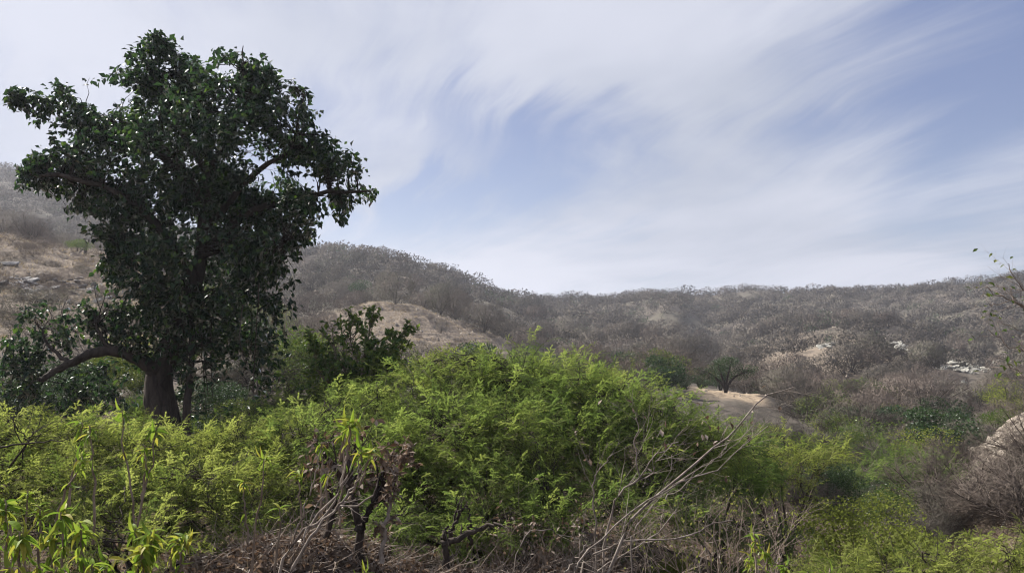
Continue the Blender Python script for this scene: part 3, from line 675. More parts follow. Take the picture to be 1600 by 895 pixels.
# candidates on a jittered lattice, thinned on grass and where nothing is seen
def sightline(x, y):
    """how far (radians) a point's ground stands above everything nearer on its line"""
    r = np.hypot(x, y); ux = x / r; uy = y / r; mx = np.full(len(x), -9.)
    for f_ in np.linspace(.12, .985, 70):
        rr = r * f_; mx = np.maximum(mx, height(ux * rr, uy * rr, False) / rr)
    return height(x, y, False) / r - mx
q = []
for r0, r1, n in ((112, 160, 1500), (160, 230, 2500), (230, 330, 4200), (330, 480, 6000)):
    a_ = rw.uniform(radians(-38), radians(38), n); rr = np.sqrt(rw.uniform(r0 ** 2, r1 ** 2, n)); q.append(np.stack([rr * np.sin(a_), rr * np.cos(a_)], 1))
q = np.concatenate(q); x, y = q.T; r = np.hypot(x, y); u = x / y * F + 800
k1, k3, k4, k5 = drygrass(x, y)
keep = (k1 < .25) & (rw.uniform(0, 1, len(x)) > k5 * .95)
sl = sightline(x, y); keep &= sl > -5.0 / r
keep &= rw.uniform(0, 1, len(x)) < np.clip(.9 + fbm(x * .05, y * .05, 3, 77) * 1.3, .25, 1)
for u0, ra, rb_, w_ in ((1510, 104, 160, 46), (1285, 142, 156, 14), (1408, 150, 172, 28), (640, 190, 212, 16)):
    keep &= ~((np.abs(u - u0) < w_) & (r > ra) & (r < rb_))
cell = np.floor(x / 3.8).astype(int) * 100003 + np.floor(y / 3.8).astype(int); cell[~keep] = -np.arange(1, (~keep).sum() + 1)
first = np.zeros(len(x), bool); first[np.unique(cell, return_index=True)[1]] = True; keep &= first
q = q[keep]; x, y = q.T; r = r[keep]; u = u[keep]; z = height(x, y)
hgt = (2.3 + 2.8 * rw.uniform(0, 1, len(q)) ** 1.5) * np.clip(1 + fbm(x * .08, y * .08, 2, 8) * .5, .7, 1.3) * np.where(r < 200, .85, 1.0)
order = np.argsort(-hgt / r); x, y, z, r, u, hgt = (v[order] for v in (x, y, z, r, u, hgt)); 
NI = 280; kind = rw.uniform(0, 1, len(x)); rz = rw.uniform(0, 6.28, len(x))
def region(u, r):
    if u < 420: return 'on the far hazy ridge left of and behind the fig tree', 'trees on the far left ridge'
    if u < 820: return 'on the middle hill above the dry grassy knoll', 'trees on the middle hill'
    if u < 1110: return 'in the wood left of the dark gully', 'trees left of the gully'
    if u < 1350: return 'on the spur just right of the dark gully', 'trees on the spur right of the gully'
    return 'on the slope at the right above the pale rock outcrop', 'trees on the right slope'
for i in range(NI):
    wh, gr = region(u[i], r[i]); mm = MIDM[i % 6] if kind[i] > .3 else MIDMW[i % 3]
    lb = ('tall ' if hgt[i] > 3.9 else 'low ' if hgt[i] < 2.8 else '') + ('grey' if kind[i] > .3 else 'brown') + ' leafless tree ' + wh
    place('bare_tree', mm, np.array((x[i], y[i], z[i])), hgt[i], rz[i], lb, 'tree', lb.split(' leafless')[0] + ' ' + gr, .2)
G = Geo(); OUT = []
for i0 in range(11):
    s_ = np.arange(NI, len(x)); leafy = kind[s_] < .09
    s_ = s_[leafy & (s_ % 3 == i0 - 8)] if i0 >= 8 else s_[~leafy & (s_ % 8 == i0)]
    g = (FARL[i0 - 8] if i0 >= 8 else FAR[i0]); tv = np.concatenate(g.v); tf = np.concatenate(g.f); tm = np.concatenate(g.m); tt = np.concatenate(g.t)
    Mx = np.zeros((len(s_), 3, 3)); c_, n_ = np.cos(rz[s_]), np.sin(rz[s_]); wv = rw.uniform(.85, 1.3, len(s_))
    Mx[:, 0, 0] = c_ * wv; Mx[:, 0, 1] = -n_ * wv; Mx[:, 1, 0] = n_ * wv; Mx[:, 1, 1] = c_ * wv; Mx[:, 2, 2] = 1; Mx *= hgt[s_][:, None, None]
    G.inst((tv, tf, np.where(tm == 0, 0, 2 if i0 >= 8 else 1)), Mx, np.stack([x[s_], y[s_], z[s_] - .2], 1), 0, None)
    o_ = np.tile((0, 0, 1.), (len(tv), 1)) if g.out is None else g.out; Rz = Mx / hgt[s_][:, None, None]; OUT.append(norm(np.einsum('nij,kj->nki', Rz, o_).reshape(-1, 3)))
    G.t[-1] = (np.tile(tt, len(s_)) + np.repeat(np.clip(.28 + fbm(x[s_] * .035, y[s_] * .035, 3, 91) * .5, 0, .55) + rw.uniform(0, .14, len(s_)), len(tv)))
G.out = np.concatenate(OUT); woods = G.build('hillside_woods', [MAT['bark_dark'], MAT['twig_far'], MAT['shrub_dark']])
tag(woods, 'mass of small grey leafless trees covering the far hillsides up to the skyline', 'woods', kind='stuff')
print('gh', gh.min(), gh.max())
print('woods', len(x))

# ------------------------------------------------------------------ shrubs of the valley and slopes
GRN = [split_meshes(leafy_crown(rw, 2600, rw.uniform(1.1, 1.5), .8, .055, 7, .1), 'm', 'bark_dark', 'shrub_mid') for _ in range(3)]
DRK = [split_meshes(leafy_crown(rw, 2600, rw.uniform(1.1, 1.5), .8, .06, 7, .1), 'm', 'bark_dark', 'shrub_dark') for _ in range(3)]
OLV = [split_meshes(leafy_crown(rw, 1900, rw.uniform(1.1, 1.4), .8, .04, 7, .1), 'm', 'bark_dark', 'shrub_olive') for _ in range(2)]
def bare_near(rng):
    g = Geo(); k = 16; D_ = norm(rng.normal(size=(k, 3)) * (1, 1, .35) + (0, 0, 1.0)); st = rng.normal(0, .025, (k, 3)) * (1, 1, 0)
    P = wobble(st, D_, rng.uniform(.5, .85, k), 8, .13, rng); R_ = np.tile(rad(.010, .003, 8), (k, 1)); g.tubes(P, R_, 4, 0, np.zeros(k))
    Q, RQ = spawn(P, R_, 9, .15, 1., .75, .38, 6, .16, rng, .6, .4); g.tubes(Q, RQ, 3, 1, rng.uniform(0, .5, len(Q)))
    Q2, R2 = spawn(Q, RQ, 6, .15, 1., .8, .2, 4, .2, rng, .7, .5); g.tubes(Q2, np.maximum(R2, .0011), 3, 1, rng.uniform(0, .5, len(Q2)))
    Q3, R3 = spawn(Q2, R2, 5, .1, 1., .8, .1, 3, .2, rng); g.blades(Q3[:, 0], Q3[:, -1], np.full(len(Q3), .0013), 1, rng.uniform(0, .5, len(Q3)), rng); v = np.concatenate(g.v); g.out = norm(v - (0, 0, .3)); return g
NB = [bare_near(rw) for _ in range(3)]
NEARB = [split_meshes(g, 'm', 'bark_dark', 'twig_warm') for g in NB]; NEARG = [split_meshes(g, 'm', 'bark_dark', 'twig_far') for g in NB]
OLN = [split_meshes(leafy_crown(rw, 11000, 1.35, .95, .034, 9, .02), 'm', 'bark_dark', 'shrub_olive')]; GRNN = [split_meshes(leafy_crown(rw, 9000, 1.35, .9, .035, 9, .04), 'm', 'bark_dark', 'shrub_mid')]
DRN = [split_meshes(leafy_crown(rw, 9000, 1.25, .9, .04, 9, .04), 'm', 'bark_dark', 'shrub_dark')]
KINDM = dict(O=OLN, H=GRNN, D=DRN, b=SCG, w=SCW, g=GRN, d=DRK, o=OLV, B=NEARB, G=NEARG)
NAMES = dict(O='olive_shrub', H='green_shrub', D='dark_shrub', b='bare_shrub', w='bare_shrub', g='green_shrub', d='dark_shrub', o='olive_shrub', B='bare_shrub', G='bare_shrub')
def shrub(px, d, hpx, k, label, wide=1.0, group=None, name=None, cat='shrub', var=0):
    p = gp(px, d); ms = KINDM[k]
    return place(name or NAMES[k], ms[(int(px) + var) % len(ms)], p, hpx * d / F, float(rw.uniform(0, 6.28)), label, cat, group, .05, wide)
for a_ in (
  (45, 80, 58, 'B', 'round olive-brown bush with a dark split trunk on the dry left slope', .9), (98, 84, 28, 'b', 'thin leafless tree right of the round bush on the left slope', .7),
  (2, 86, 45, 'b', 'grey leafless bush at the far left edge on the dry slope crest', 1.), (118, 74, 26, 'g', 'pale green low bush below the stump on the left slope', 1.2),
  (150, 78, 24, 'w', 'small brown bush beside the leftmost leaves of the fig tree', 1.),
  (1062, 92, 70, 'b', 'wide grey leafless tree at the mouth of the dark gully', 1.0), (1200, 74, 72, 'w', 'round purple-grey leafless tree right of the sandy mound', 1.0),
  (1285, 66, 78, 'w', 'broad purple-grey leafless tree second to the right of the sandy mound', 1.15), (1437, 56, 90, 'w', 'large brownish leafless thicket below the pale rock outcrop', 1.25),
  (1372, 52, 52, 'd', 'dark green flat bush in the middle of the leafless thickets', 1.3), (1484, 48, 66, 'd', 'dark evergreen bush left of the stony slope', .8),
  (1440, 40, 82, 'B', 'grey-pink domed leafless shrub in front of the dark evergreen bush', 1.2), (1320, 50, 55, 'd', 'dark bush below the second leafless tree of the valley', 1.),
  (1300, 44, 50, 'g', 'grey-green bush half hidden behind the feathery tree of the valley', 1.3), (1520, 44, 42, 'g', 'light green bush at the foot of the stony slope', 1.2),
  (1552, 33, 44, 'g', 'yellow-green bush growing on the stony slope', 1.), (1500, 29, 48, 'G', 'dark grey thorny shrub at the lower edge of the stony slope', 1.3),
  (1545, 17, 100, 'B', 'purple-brown leafless thicket in the lower right corner', 1.2), (1620, 19, 120, 'B', 'brown leafless thicket cut by the right edge of the picture', 1.1),
  (1120, 9.5, 70, 'H', 'low green bush among the grey twigs below the leaning pale branch', 1.3), (1050, 9, 60, 'O', 'small olive-green bush behind the base of the pale bare shrub', 1.3), (1190, 10.5, 75, 'G', 'grey twiggy bush left of the bright green spike weed', 1.4),
  (248, 14.8, 34, 'D', 'low dark bush right in front of the fig trunk', 1.5),
  (1335, 13, 165, 'O', 'big rounded olive-yellow bush in the lower right foreground', 1.05), (1290, 22, 95, 'D', 'dense dark blue-green bush behind the olive-yellow bush', .8),
  (1405, 19, 85, 'H', 'mid green bush behind the right shoulder of the olive-yellow bush', 1.2), (1450, 15, 95, 'G', 'grey twiggy bush right of the olive-yellow bush', 1.2),
  (1210, 24, 90, 'G', 'grey leafless thicket under the flat feathery canopy', 1.4), (1265, 30, 70, 'b', 'small grey leafless bush below the flat feathery canopy', 1.2),
  (1068, 62, 26, 'd', 'low dark bush left of the little tree on the mound', 1.4), (1092, 66, 28, 'd', 'low dark bush touching the little tree on the mound', 1.2), (1124, 70, 50, 'd', 'upright dark bush behind the little tree on the mound', .6),
  (895, 44, 40, 'b', 'small leafless tree just over the top of the big mesquite', 1.3), (862, 60, 38, 'd', 'narrow dark tree above the top of the big mesquite', .5),
  (900, 88, 55, 'w', 'brown leafless bush behind the top of the big mesquite', 1.2), (985, 50, 42, 'w', 'brown twiggy bush on the bank right of the big mesquite top', 1.4),
  (930, 42, 30, 'g', 'green low tree on the bank behind the big mesquite', 1.9), (970, 40, 28, 'g', 'flat-topped green small tree on the bank behind the big mesquite', 1.8),
  (400, 26, 110, 'G', 'grey-green twiggy bush right of the fig trunk', 1.3), (450, 30, 120, 'H', 'dull green bush between the fig tree and the dark leafy shrub', 1.0), (490, 34, 115, 'b', 'brown leafless bush behind the dark leafy shrub', 1.0),
  (390, 22, 60, 'G', 'low grey bush in the shade at the right foot of the fig tree', 1.5), (540, 38, 80, 'G', 'grey-brown bush below the dry grassy knoll', 1.3), (600, 30, 60, 'w', 'brown low bush between the dark leafy shrub and the mesquite', 1.4),
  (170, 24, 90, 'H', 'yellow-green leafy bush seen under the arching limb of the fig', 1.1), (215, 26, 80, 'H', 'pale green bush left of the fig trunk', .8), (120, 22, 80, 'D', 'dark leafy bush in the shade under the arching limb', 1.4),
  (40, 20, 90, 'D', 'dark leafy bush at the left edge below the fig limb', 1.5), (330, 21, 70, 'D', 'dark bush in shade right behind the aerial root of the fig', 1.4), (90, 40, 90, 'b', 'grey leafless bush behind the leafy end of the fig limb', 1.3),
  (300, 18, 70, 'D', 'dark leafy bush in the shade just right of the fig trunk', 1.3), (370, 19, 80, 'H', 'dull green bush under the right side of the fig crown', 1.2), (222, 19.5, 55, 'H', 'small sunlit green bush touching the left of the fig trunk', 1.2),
  (618, 116, 56, 'b', 'leafless tree with a leaning dark trunk on top of the grassy knoll', .8), (688, 122, 48, 'b', 'second leafless tree along the crest of the grassy knoll', .9),
  (712, 124, 50, 'w', 'third leafless tree along the crest of the grassy knoll', .9), (757, 118, 52, 'b', 'leafless tree at the right end of the knoll crest', 1.), (690, 106, 26, 'b', 'small leaning bare sapling on the face of the grassy knoll', .5),
  (540, 112, 30, 'w', 'small round brown bush on the left shoulder of the knoll', 1.1), (508, 104, 36, 'w', 'dark brown round bush left of the grassy knoll', 1.2), (566, 150, 36, 'd', 'dark flat-crowned tree just above the knoll', 1.),
):
    shrub(*a_)

# scattered scrub on the valley floor and lower slopes
n = 1500; a_ = rw.uniform(radians(-30), radians(36), n); rr = np.sqrt(rw.uniform(24 ** 2, 112 ** 2, n)); x = rr * np.sin(a_); y = rr * np.cos(a_); u = x / y * F + 800
k1, k3, k4, k5 = drygrass(x, y); ok = (k1 < .3) & (k3 < .2) & (k4 < .4) & (sightline(x, y) > -2.2 / rr) & ~((u > 1065) & (u < 1215) & (rr > 34) & (rr < 76)) & ~((np.abs(u - 1510) < 40) & (rr > 85))
x, y, rr, u = x[ok][:210], y[ok][:210], rr[ok][:210], u[ok][:210]
print('scrub', len(x))
for i in range(len(x)):
    k = rw.choice(list('bbbwwwGgdo') if u[i] > 700 else list('bbwggGdo'))
    if k == 'G' and rr[i] > 60: k = 'b'
    if k in 'bw' and rr[i] < 42: k = 'G' if k == 'b' else 'B'
    adj = dict(b='grey leafless', w='brown leafless', G='dense grey twiggy', B='purple-brown twiggy', g='green leafy', d='dark evergreen', o='olive-green')[k]
    zone = 'near the foot of the fig tree' if u[i] < 560 else 'below the grassy knoll' if u[i] < 820 else 'behind the big mesquite' if u[i] < 1080 else 'right of the sandy mound' if rr[i] > 55 else 'between the sandy mound and the feathery trees' if u[i] < 1400 else 'left of the stony slope'
    lab = adj + ' shrub in the valley scrub ' + zone
    place(NAMES[k], KINDM[k][i % len(KINDM[k])], np.array((x[i], y[i], gz(x[i], y[i]))), float(rw.uniform(1.3, 2.8)) * min(1.25, .6 + rr[i] / 110), float(rw.uniform(0, 6.28)), lab, 'shrub', adj + ' shrubs ' + zone, .1, float(rw.uniform(.9, 1.4)))
# low tussocks on the grassy slopes
n = 14000; a_ = rw.uniform(radians(-37), radians(-1), n); rr = np.sqrt(rw.uniform(44 ** 2, 130 ** 2, n)); x = rr * np.sin(a_); y = rr * np.cos(a_)
k1 = drygrass(x, y)[0]; ok = (rw.uniform(0, 1, n) < k1) & (fbm(x * .2, y * .35, 3, 55) > -.25); x, y = x[ok], y[ok]; n = len(x)
K = 6; bx = np.repeat(x, K) + rw.normal(0, .12, n * K); by = np.repeat(y, K) + rw.normal(0, .12, n * K); bz = height(bx, by)
A = np.stack([bx, by, bz - .03], 1); d = norm(rw.normal(0, .6, (n * K, 3)) * (1, 1, 0) + (0, 0, 1)); L = rw.uniform(.12, .4, (n * K, 1))
G = Geo(); G.blades(A, A + d * L, np.full(n * K, .022), 0, rw.uniform(0, 1, n * K), rw)
tag(G.build('dry_grass', MAT['grass']), 'short straw-coloured dry grass on the bare slopes', 'grass', kind='stuff')
# dead bits of scrub dotted on the left slope
n = 130; a_ = rw.uniform(radians(-34), radians(-18), n); rr = rw.uniform(50, 84, n)
for i in range(n):
    X_, Y_ = rr[i] * sin(a_[i]), rr[i] * cos(a_[i]); lab = 'low brown scrub clump on the dry left slope'
    place('scrub_clump', SCW[i % 3] if i % 3 else SCG[i % 4], np.array((X_, Y_, gz(X_, Y_))), float(rw.uniform(.5, 1.1)), float(rw.uniform(0, 6)), lab if i % 3 else 'low grey scrub clump on the dry left slope', 'shrub', 'scrub clumps on the left slope', .1, 1.4)

n = 34; 
for i in range(n):
    d = float(rw.uniform(84, 116)); px = float(rw.uniform(540, 790)); lab = 'small dry tuft-like bush on the face of the grassy knoll'
    place('scrub_clump', SCW[i % 3], gp(px, d), float(rw.uniform(.4, .9)), float(rw.uniform(0, 6)), lab, 'shrub', 'bushes on the knoll face', .1, 1.3)
for i in range(46):
    d = float(rw.uniform(15, 34)); px = float(rw.uniform(1150, 1680)); k = str(rw.choice(list('BBBGGGHDO')))
    if d < 22 and 1230 < px < 1430: px += 230
    if px > 1480: k = str(rw.choice(list('BG')))
    if px > 1470 and d > 19: continue
    lab = dict(B='purple-brown leafless bush in the lower right thicket', G='grey leafless bush in the lower right thicket', H='green bush growing in the lower right thicket', D='dark green bush growing in the lower right thicket', O='olive-yellow small bush growing in the lower right thicket')[k]
    place(NAMES[k], KINDM[k][i % len(KINDM[k])], gp(px, d), float(rw.uniform(.8, 1.7)), float(rw.uniform(0, 6.28)), lab, 'shrub', 'bushes of the lower right thicket', .08, float(rw.uniform(1., 1.5)))
# ------------------------------------------------------------------ stones and outcrops
def stone_mesh(rng, mt):
    import bmesh
    bm = bmesh.new(); bmesh.ops.create_icosphere(bm, subdivisions=1, radius=.5)
    for v in bm.verts:
        v.co *= rng.uniform(.72, 1.15); v.co.z *= .62; v.co.x *= rng.uniform(.95, 1.2)
    cuts = [norm(rng.normal(size=3)) for _ in range(3)]
    for c in cuts:
        bmesh.ops.bisect_plane(bm, geom=bm.verts[:] + bm.edges[:] + bm.faces[:], plane_co=tuple(c * .33), plane_no=tuple(c), clear_outer=True)
        bmesh.ops.holes_fill(bm, edges=bm.edges[:])
    bmesh.ops.triangulate(bm, faces=bm.faces[:])
    me = bpy.data.meshes.new('stone'); bm.to_mesh(me); bm.free(); me.materials.append(MAT[mt]); return me
STT = [stone_mesh(rw, 'rock') for _ in range(6)]; STG = [stone_mesh(rw, 'rock_grey') for _ in range(6)]; STW = [stone_mesh(rw, 'rock_white') for _ in range(6)]
def stones(ms, px0, px1, d0, d1, n, s0, s1, parent=None, name='stone', zoff=-.02):
    for i in range(n):
        d = rw.uniform(d0, d1); px = rw.uniform(px0, px1); X_ = (px - 800) / F * d; z_ = gz(X_, d)
        o = bpy.data.objects.new(name, ms[i % len(ms)]); COL.objects.link(o); s = s0 + (s1 - s0) * rw.uniform(0, 1) ** 2.5
        o.location = (X_, d, z_ + zoff * s); o.rotation_euler = (rw.normal(0, .25), rw.normal(0, .25), rw.uniform(0, 6.28)); o.scale = (s, s * rw.uniform(.7, 1.1), s * rw.uniform(.6, 1.1))
        o.parent = parent if parent else ground
stones(STT, 1512, 1635, 23, 35, 240, .18, .62)
G = Geo()
n = 5000; d = rw.uniform(22, 36, n); px = rw.uniform(1478, 1660, n); X_ = (px - 800) / F * d; ok = drygrass(X_, d)[2] > rw.uniform(0, 1, n); X_, d = X_[ok], d[ok]; n = len(d)
tet = (np.array([(-.5, -.3, 0), (.5, -.35, .02), (.1, .5, 0), (0, 0, .55)]), np.array([(0, 1, 3), (1, 2, 3), (2, 0, 3)]))
G.inst(tet, frames(rw.normal(size=(n, 3)) * (1, 1, .1), None, .1, rw) * rw.uniform(.05, .17, n)[:, None, None], np.stack([X_, d, height(X_, d)], 1), 0, rw.uniform(0, 1, n))
tag(G.build('rubble', MAT['rock']), 'loose pale stone rubble covering the right slope', 'rubble', kind='stuff')
n = 26000; a_ = rw.uniform(radians(-36), radians(35), n); rr = np.sqrt(rw.uniform(26 ** 2, 230 ** 2, n)); x = rr * np.sin(a_); y = rr * np.cos(a_)
k1, k3, k4, k5 = drygrass(x, y); ok = rw.uniform(0, 1, n) < np.clip(.10 + .5 * k1 + .6 * k5 + .7 * k3 + .15 * (fbm(x * .06, y * .06, 2, 70) > .3), 0, 1); x, y = x[ok], y[ok]; n = len(x)
G = Geo(); G.inst(tet, frames(rw.normal(size=(n, 3)) * (1, 1, .1), None, .1, rw) * (.08 + .38 * rw.uniform(0, 1, n) ** 3)[:, None, None] * np.clip(rr[ok] / 70, .5, 1.6)[:, None, None], np.stack([x, y, height(x, y) - .02], 1), 0, rw.uniform(0, 1, n))
tag(G.build('scattered_stones', MAT['rock']), 'small loose stones strewn over the dry slopes', 'stones', kind='stuff')
def outcrop(px, d, wpx, n, ms, s0, s1, label, dd=4):
    p = gp(px, d); o = empty('rock_outcrop', p, label, 'rocks'); half = wpx / 2
    for i in range(n):
        dq = d + rw.normal(0, dd * .5); q_ = px + rw.normal(0, half * .5); X_ = (q_ - 800) / F * dq; b_ = bpy.data.objects.new('boulder', ms[i % len(ms)]); COL.objects.link(b_)
        s = rw.uniform(s0, s1); b_.parent = o; b_.location = (X_ - p[0], dq - p[1], gz(X_, dq) - p[2] + .05 * s); b_.rotation_euler = (rw.normal(0, .4), rw.normal(0, .4), rw.uniform(0, 6)); b_.scale = (s * 1.4, s, s * .55)
outcrop(1508, 140, 74, 150, STW, .5, 1.9, 'chalk-pale rock outcrop in the wood on the right hillside', 20)
outcrop(1408, 165, 40, 14, STW, 1., 2.4, 'small tan rock scar on the right hillside above the pale outcrop', 6)
outcrop(1285, 150, 36, 14, STW, .8, 2.0, 'small pale rocks on the sandy spur right of the gully', 6)
outcrop(50, 53, 120, 70, STG, .3, 1.1, 'blue-grey broken rock outcrop on the left slope', 5)
outcrop(140, 58, 110, 40, STG, .3, .8, 'thin band of grey rocks behind the larger left slope outcrop', 4)
outcrop(730, 96, 60, 16, STG, .5, 1.2, 'pale rocks at the foot of the grassy knoll', 3)
outcrop(640, 205, 26, 10, STT, 1., 2.2, 'tan rock ledge high on the middle hill', 5)

# ------------------------------------------------------------------ feathery trees of the middle distance
B = [blob_px(*a) for a in ((1175, 712, 40, 13.5, 1.3, 1, 16), (1225, 702, 50, 14, 1.3, 1, 18), (1275, 712, 45, 14.5, 1.2, 1, 16), (1200, 735, 50, 14, 1.2, .8, 16), (1150, 745, 40, 13, 1., .6, 20), (1300, 700, 30, 15, 1, .6, 12), (1250, 750, 40, 14, 1, .4, 16))]
thicket('flat-topped light green feathery tree over the grey thicket, right of the bare pale branches', (1226, 810), 14, B, 330, 31, 'mesq_y', 7, name='mesquite_tree', size=(.35, .6), lo=False, shell=.3)
B = [blob_px(*a) for a in ((1360, 735, 50, 25, 1.3, 1, 22), (1410, 722, 55, 25, 1.3, 1, 24), (1460, 740, 50, 25, 1.2, 1, 26), (1390, 760, 55, 25, 1.2, .8, 24), (1340, 755, 40, 24, 1., .7, 18), (1480, 770, 40, 24, 1, .6, 22))]
thicket('mid green feathery tree with several dark slanting stems in the right valley', (1422, 800), 25, B, 420, 32, 'mesq', 9, name='mesquite_tree', size=(.5, .9), lo=True, shell=.3, tint=(0, .7))
B = [blob_px(*a) for a in ((1290, 905, 60, 6.5, 1, 1, 30), (1390, 900, 70, 6.5, 1, 1, 30), (1480, 895, 70, 6.5, 1, 1, 34), (1570, 880, 60, 6.5, 1, 1, 34), (1640, 870, 60, 6.5, 1, 1, 34), (1450, 880, 50, 6.2, 1, .6, 16))]
thicket('yellow-green feathery mesquite along the bottom right edge', (1470, 1000), 6.5, B, 330, 33, 'mesq_y', 7, size=(.25, .42))
B = [blob_px(*a) for a in ((1165, 690, 40, 12, 1.2, 1, 22), (1120, 720, 60, 11.5, 1.2, 1, 30), (1060, 760, 60, 11, 1.2, .8, 30), (1150, 760, 50, 11.5, 1., .8, 30), (1195, 745, 40, 12, 1, .8, 22), (1080, 810, 50, 9.5, 1, .8, 26), (1150, 825, 50, 9.5, 1, .8, 26), (1000, 840, 40, 8.5, 1, .6, 20), (1220, 840, 40, 10, 1, .8, 22))]
thicket('thin grey-green twiggy mesquite behind the bare pale branches', (1120, 830), 11.5, B, 640, 34, 'mesq', 8, size=(.3, .5), shell=.2, tint=(0, .6))
B = [blob_px(*a) for a in ((430, 640, 40, 14, 1.2, 1, 18), (480, 632, 45, 14, 1.2, 1, 20), (530, 622, 40, 14, 1.2, 1, 20), (390, 655, 40, 13, 1.2, .8, 16))]
thicket('green feathery bush between the fig trunk and the big mesquite', (460, 760), 13.5, B, 300, 35, 'mesq', 7, size=(.4, .6), shell=.4)

# ------------------------------------------------------------------ dark broad-leaved shrub beside the fig
def leafy_thing(name, label, cat, base, lines, leafm, wood, tpl, count, size, spread, seed, singles=150, droop=-.25, tint=(0, 1), twigs=3, tl=.35):
    """lines: hand-set stems [(points, r0, r1)]; leaves in loose rosettes toward the tips"""
    rng = np.random.default_rng(seed); T = Thing(name, base, label, cat); g = Geo(); Ps = []; Rs = []
    for pts, r0, r1 in lines:
        p = poly(pts, 12, rng, .012); r = rad(r0, r1, 12); g.tubes(p[None], r[None], 6); Ps.append(p); Rs.append(r)
    P = np.array(Ps); R = np.array(Rs)
    if twigs:
        Q, RQ = spawn(P, R, twigs, .35, 1., .7, tl, 5, .12, rng, .6, .35, None, .3); g.tubes(Q, RQ, 4)
    else: Q = P[:, -5:]
    T.part('stem', g, MAT[wood], smooth=True)
    Q = np.concatenate([Q, P[:, -5:]]); i = rng.integers(0, len(Q), count); t_ = rng.uniform(.25, 1.0, count) ** .6 * 4; j = np.minimum(t_.astype(int), 3); w = (t_ - j)[:, None]
    p = Q[i, j] * (1 - w) + Q[i, j + 1] * w; d = norm(Q[i, j + 1] - Q[i, j])
    D_ = norm(d * .5 + rng.normal(0, spread, (count, 3)) + np.array((0, 0, droop))); sz = rng.uniform(*size, count); Mx = frames(D_, None, .5, rng) * sz[:, None, None]
    tt = tint[0] + (tint[1] - tint[0]) * rng.uniform(0, 1, count)
    s_ = rng.permutation(count); one, rest = s_[:singles], s_[singles:]
    if len(rest): g = Geo(); g.inst(tpl, Mx[rest], p[rest], 0, tt[rest]); T.part('leaves', g, MAT[leafm], 'stuff')
    gl = Geo(); gl.add(*tpl); me = gl.mesh('leaf', [MAT[leafm]])
    for q_ in one:
        M4 = np.eye(4); M4[:3, :3] = Mx[q_]; M4[:3, 3] = p[q_]; T.linkmesh('leaf', me, M4)
    return T
D = 14.5; b = at(560, 640, D); b[2] = gz(b[0], b[1]); rq = np.random.default_rng(4)
L = [([b, at(rq.uniform(510, 610), 620, D + rq.uniform(-.5, .5)), at(rq.uniform(475, 625), rq.uniform(540, 600), D + rq.uniform(-.8, .8))], .02, .006) for _ in range(14)] + [([b, at(565, 590, D), at(575, 540, D), at(583, 480, D)], .035, .008), ([b, at(545, 600, D), at(525, 560, D - .3), at(520, 512, D - .3)], .03, .008), ([b, at(580, 590, D), at(605, 555, D), at(630, 520, D)], .03, .008),
     ([b, at(560, 590, D + .4), at(550, 540, D + .4), at(548, 508, D + .4)], .03, .008), ([b, at(530, 610, D), at(500, 580, D), at(485, 540, D)], .03, .008), ([b, at(590, 610, D - .3), at(600, 575, D - .3), at(595, 545, D - .3)], .03, .008),
     ([b, at(520, 610, D - .4), at(500, 600, D - .5), at(520, 570, D - .5)], .03, .008)]
leafy_thing('leafy_shrub', 'dark broad-leaved shrub with upright shoots in front of the grassy knoll', 'shrub', b, L, 'mid_leaf', 'stem', FIG, 4200, (.08, .14), .8, 41, 280, twigs=16, tl=.5, droop=-.05)
b = gp(1132, 62); o3 = lambda x_, y_, z_: b + np.array((x_, y_, z_))
L = [([b, o3(-.2, 0, .6), o3(-.9, 0, 1.3), o3(-1.6, .1, 1.7)], .15, .05), ([b, o3(-.1, 0, .7), o3(-.4, .3, 1.8), o3(-.5, .3, 2.3)], .13, .05), ([b, o3(.25, 0, .7), o3(.8, 0, 1.3), o3(1.4, -.2, 1.6)], .14, .05), ([b, o3(.1, 0, .9), o3(.4, .3, 1.9), o3(.5, .2, 2.4)], .11, .05)]
rt = np.random.default_rng(42); T = Thing('small_tree', b, 'small spreading dark tree with a forked trunk standing on the sandy mound', 'tree'); g = Geo(); tips = []
for pts_, r0_, r1_ in L: p_ = poly(pts_, 12, rt, .02); g.tubes(p_[None], rad(r0_, r1_, 12)[None], 6); tips.append(p_[-1])
BT = [(tp_ + rt.normal(0, .25, 3), (rt.uniform(.5, .9), rt.uniform(.5, .9), rt.uniform(.3, .5)), 1.) for tp_ in tips for _ in range(3)]
pp, dd_ = pick_blobs(BT, 3600, rt, .4); k_ = rt.choice(3600, 60); ta = np.array(tips)[((pp[k_][:, None] - np.array(tips)[None]) ** 2).sum(-1).argmin(1)]; g.tubes(np.stack([ta, (ta + pp[k_]) / 2 + rt.normal(0, .06, ta.shape), pp[k_]], 1), np.tile(rad(.03, .008, 3), (60, 1)), 3)
T.part('trunk', g, MAT['bark_dark']); g = Geo(); g.inst(OVAL, frames(norm(rt.normal(size=(3600, 3)) + (0, 0, .3)), None, 1., rt) * rt.uniform(.07, .15, 3600)[:, None, None], pp, 0, rt.uniform(0, 1, 3600)); T.part('crown', g, MAT['shrub_dark'], 'stuff')
b = gp(130, 78); leafy_thing('dead_stump', 'thin upright dead stump on the left slope crest', 'stump', b, [([b, b + (.05, 0, .9), b + (-.1, 0, 1.7)], .16, .1), ([b + (0, 0, .9), b + (.3, 0, 1.3), b + (.35, 0, 1.6)], .1, .05)], 'dead_leaf', 'bark_dark', OVAL, 4, (.1, .2), .8, 43, 0)
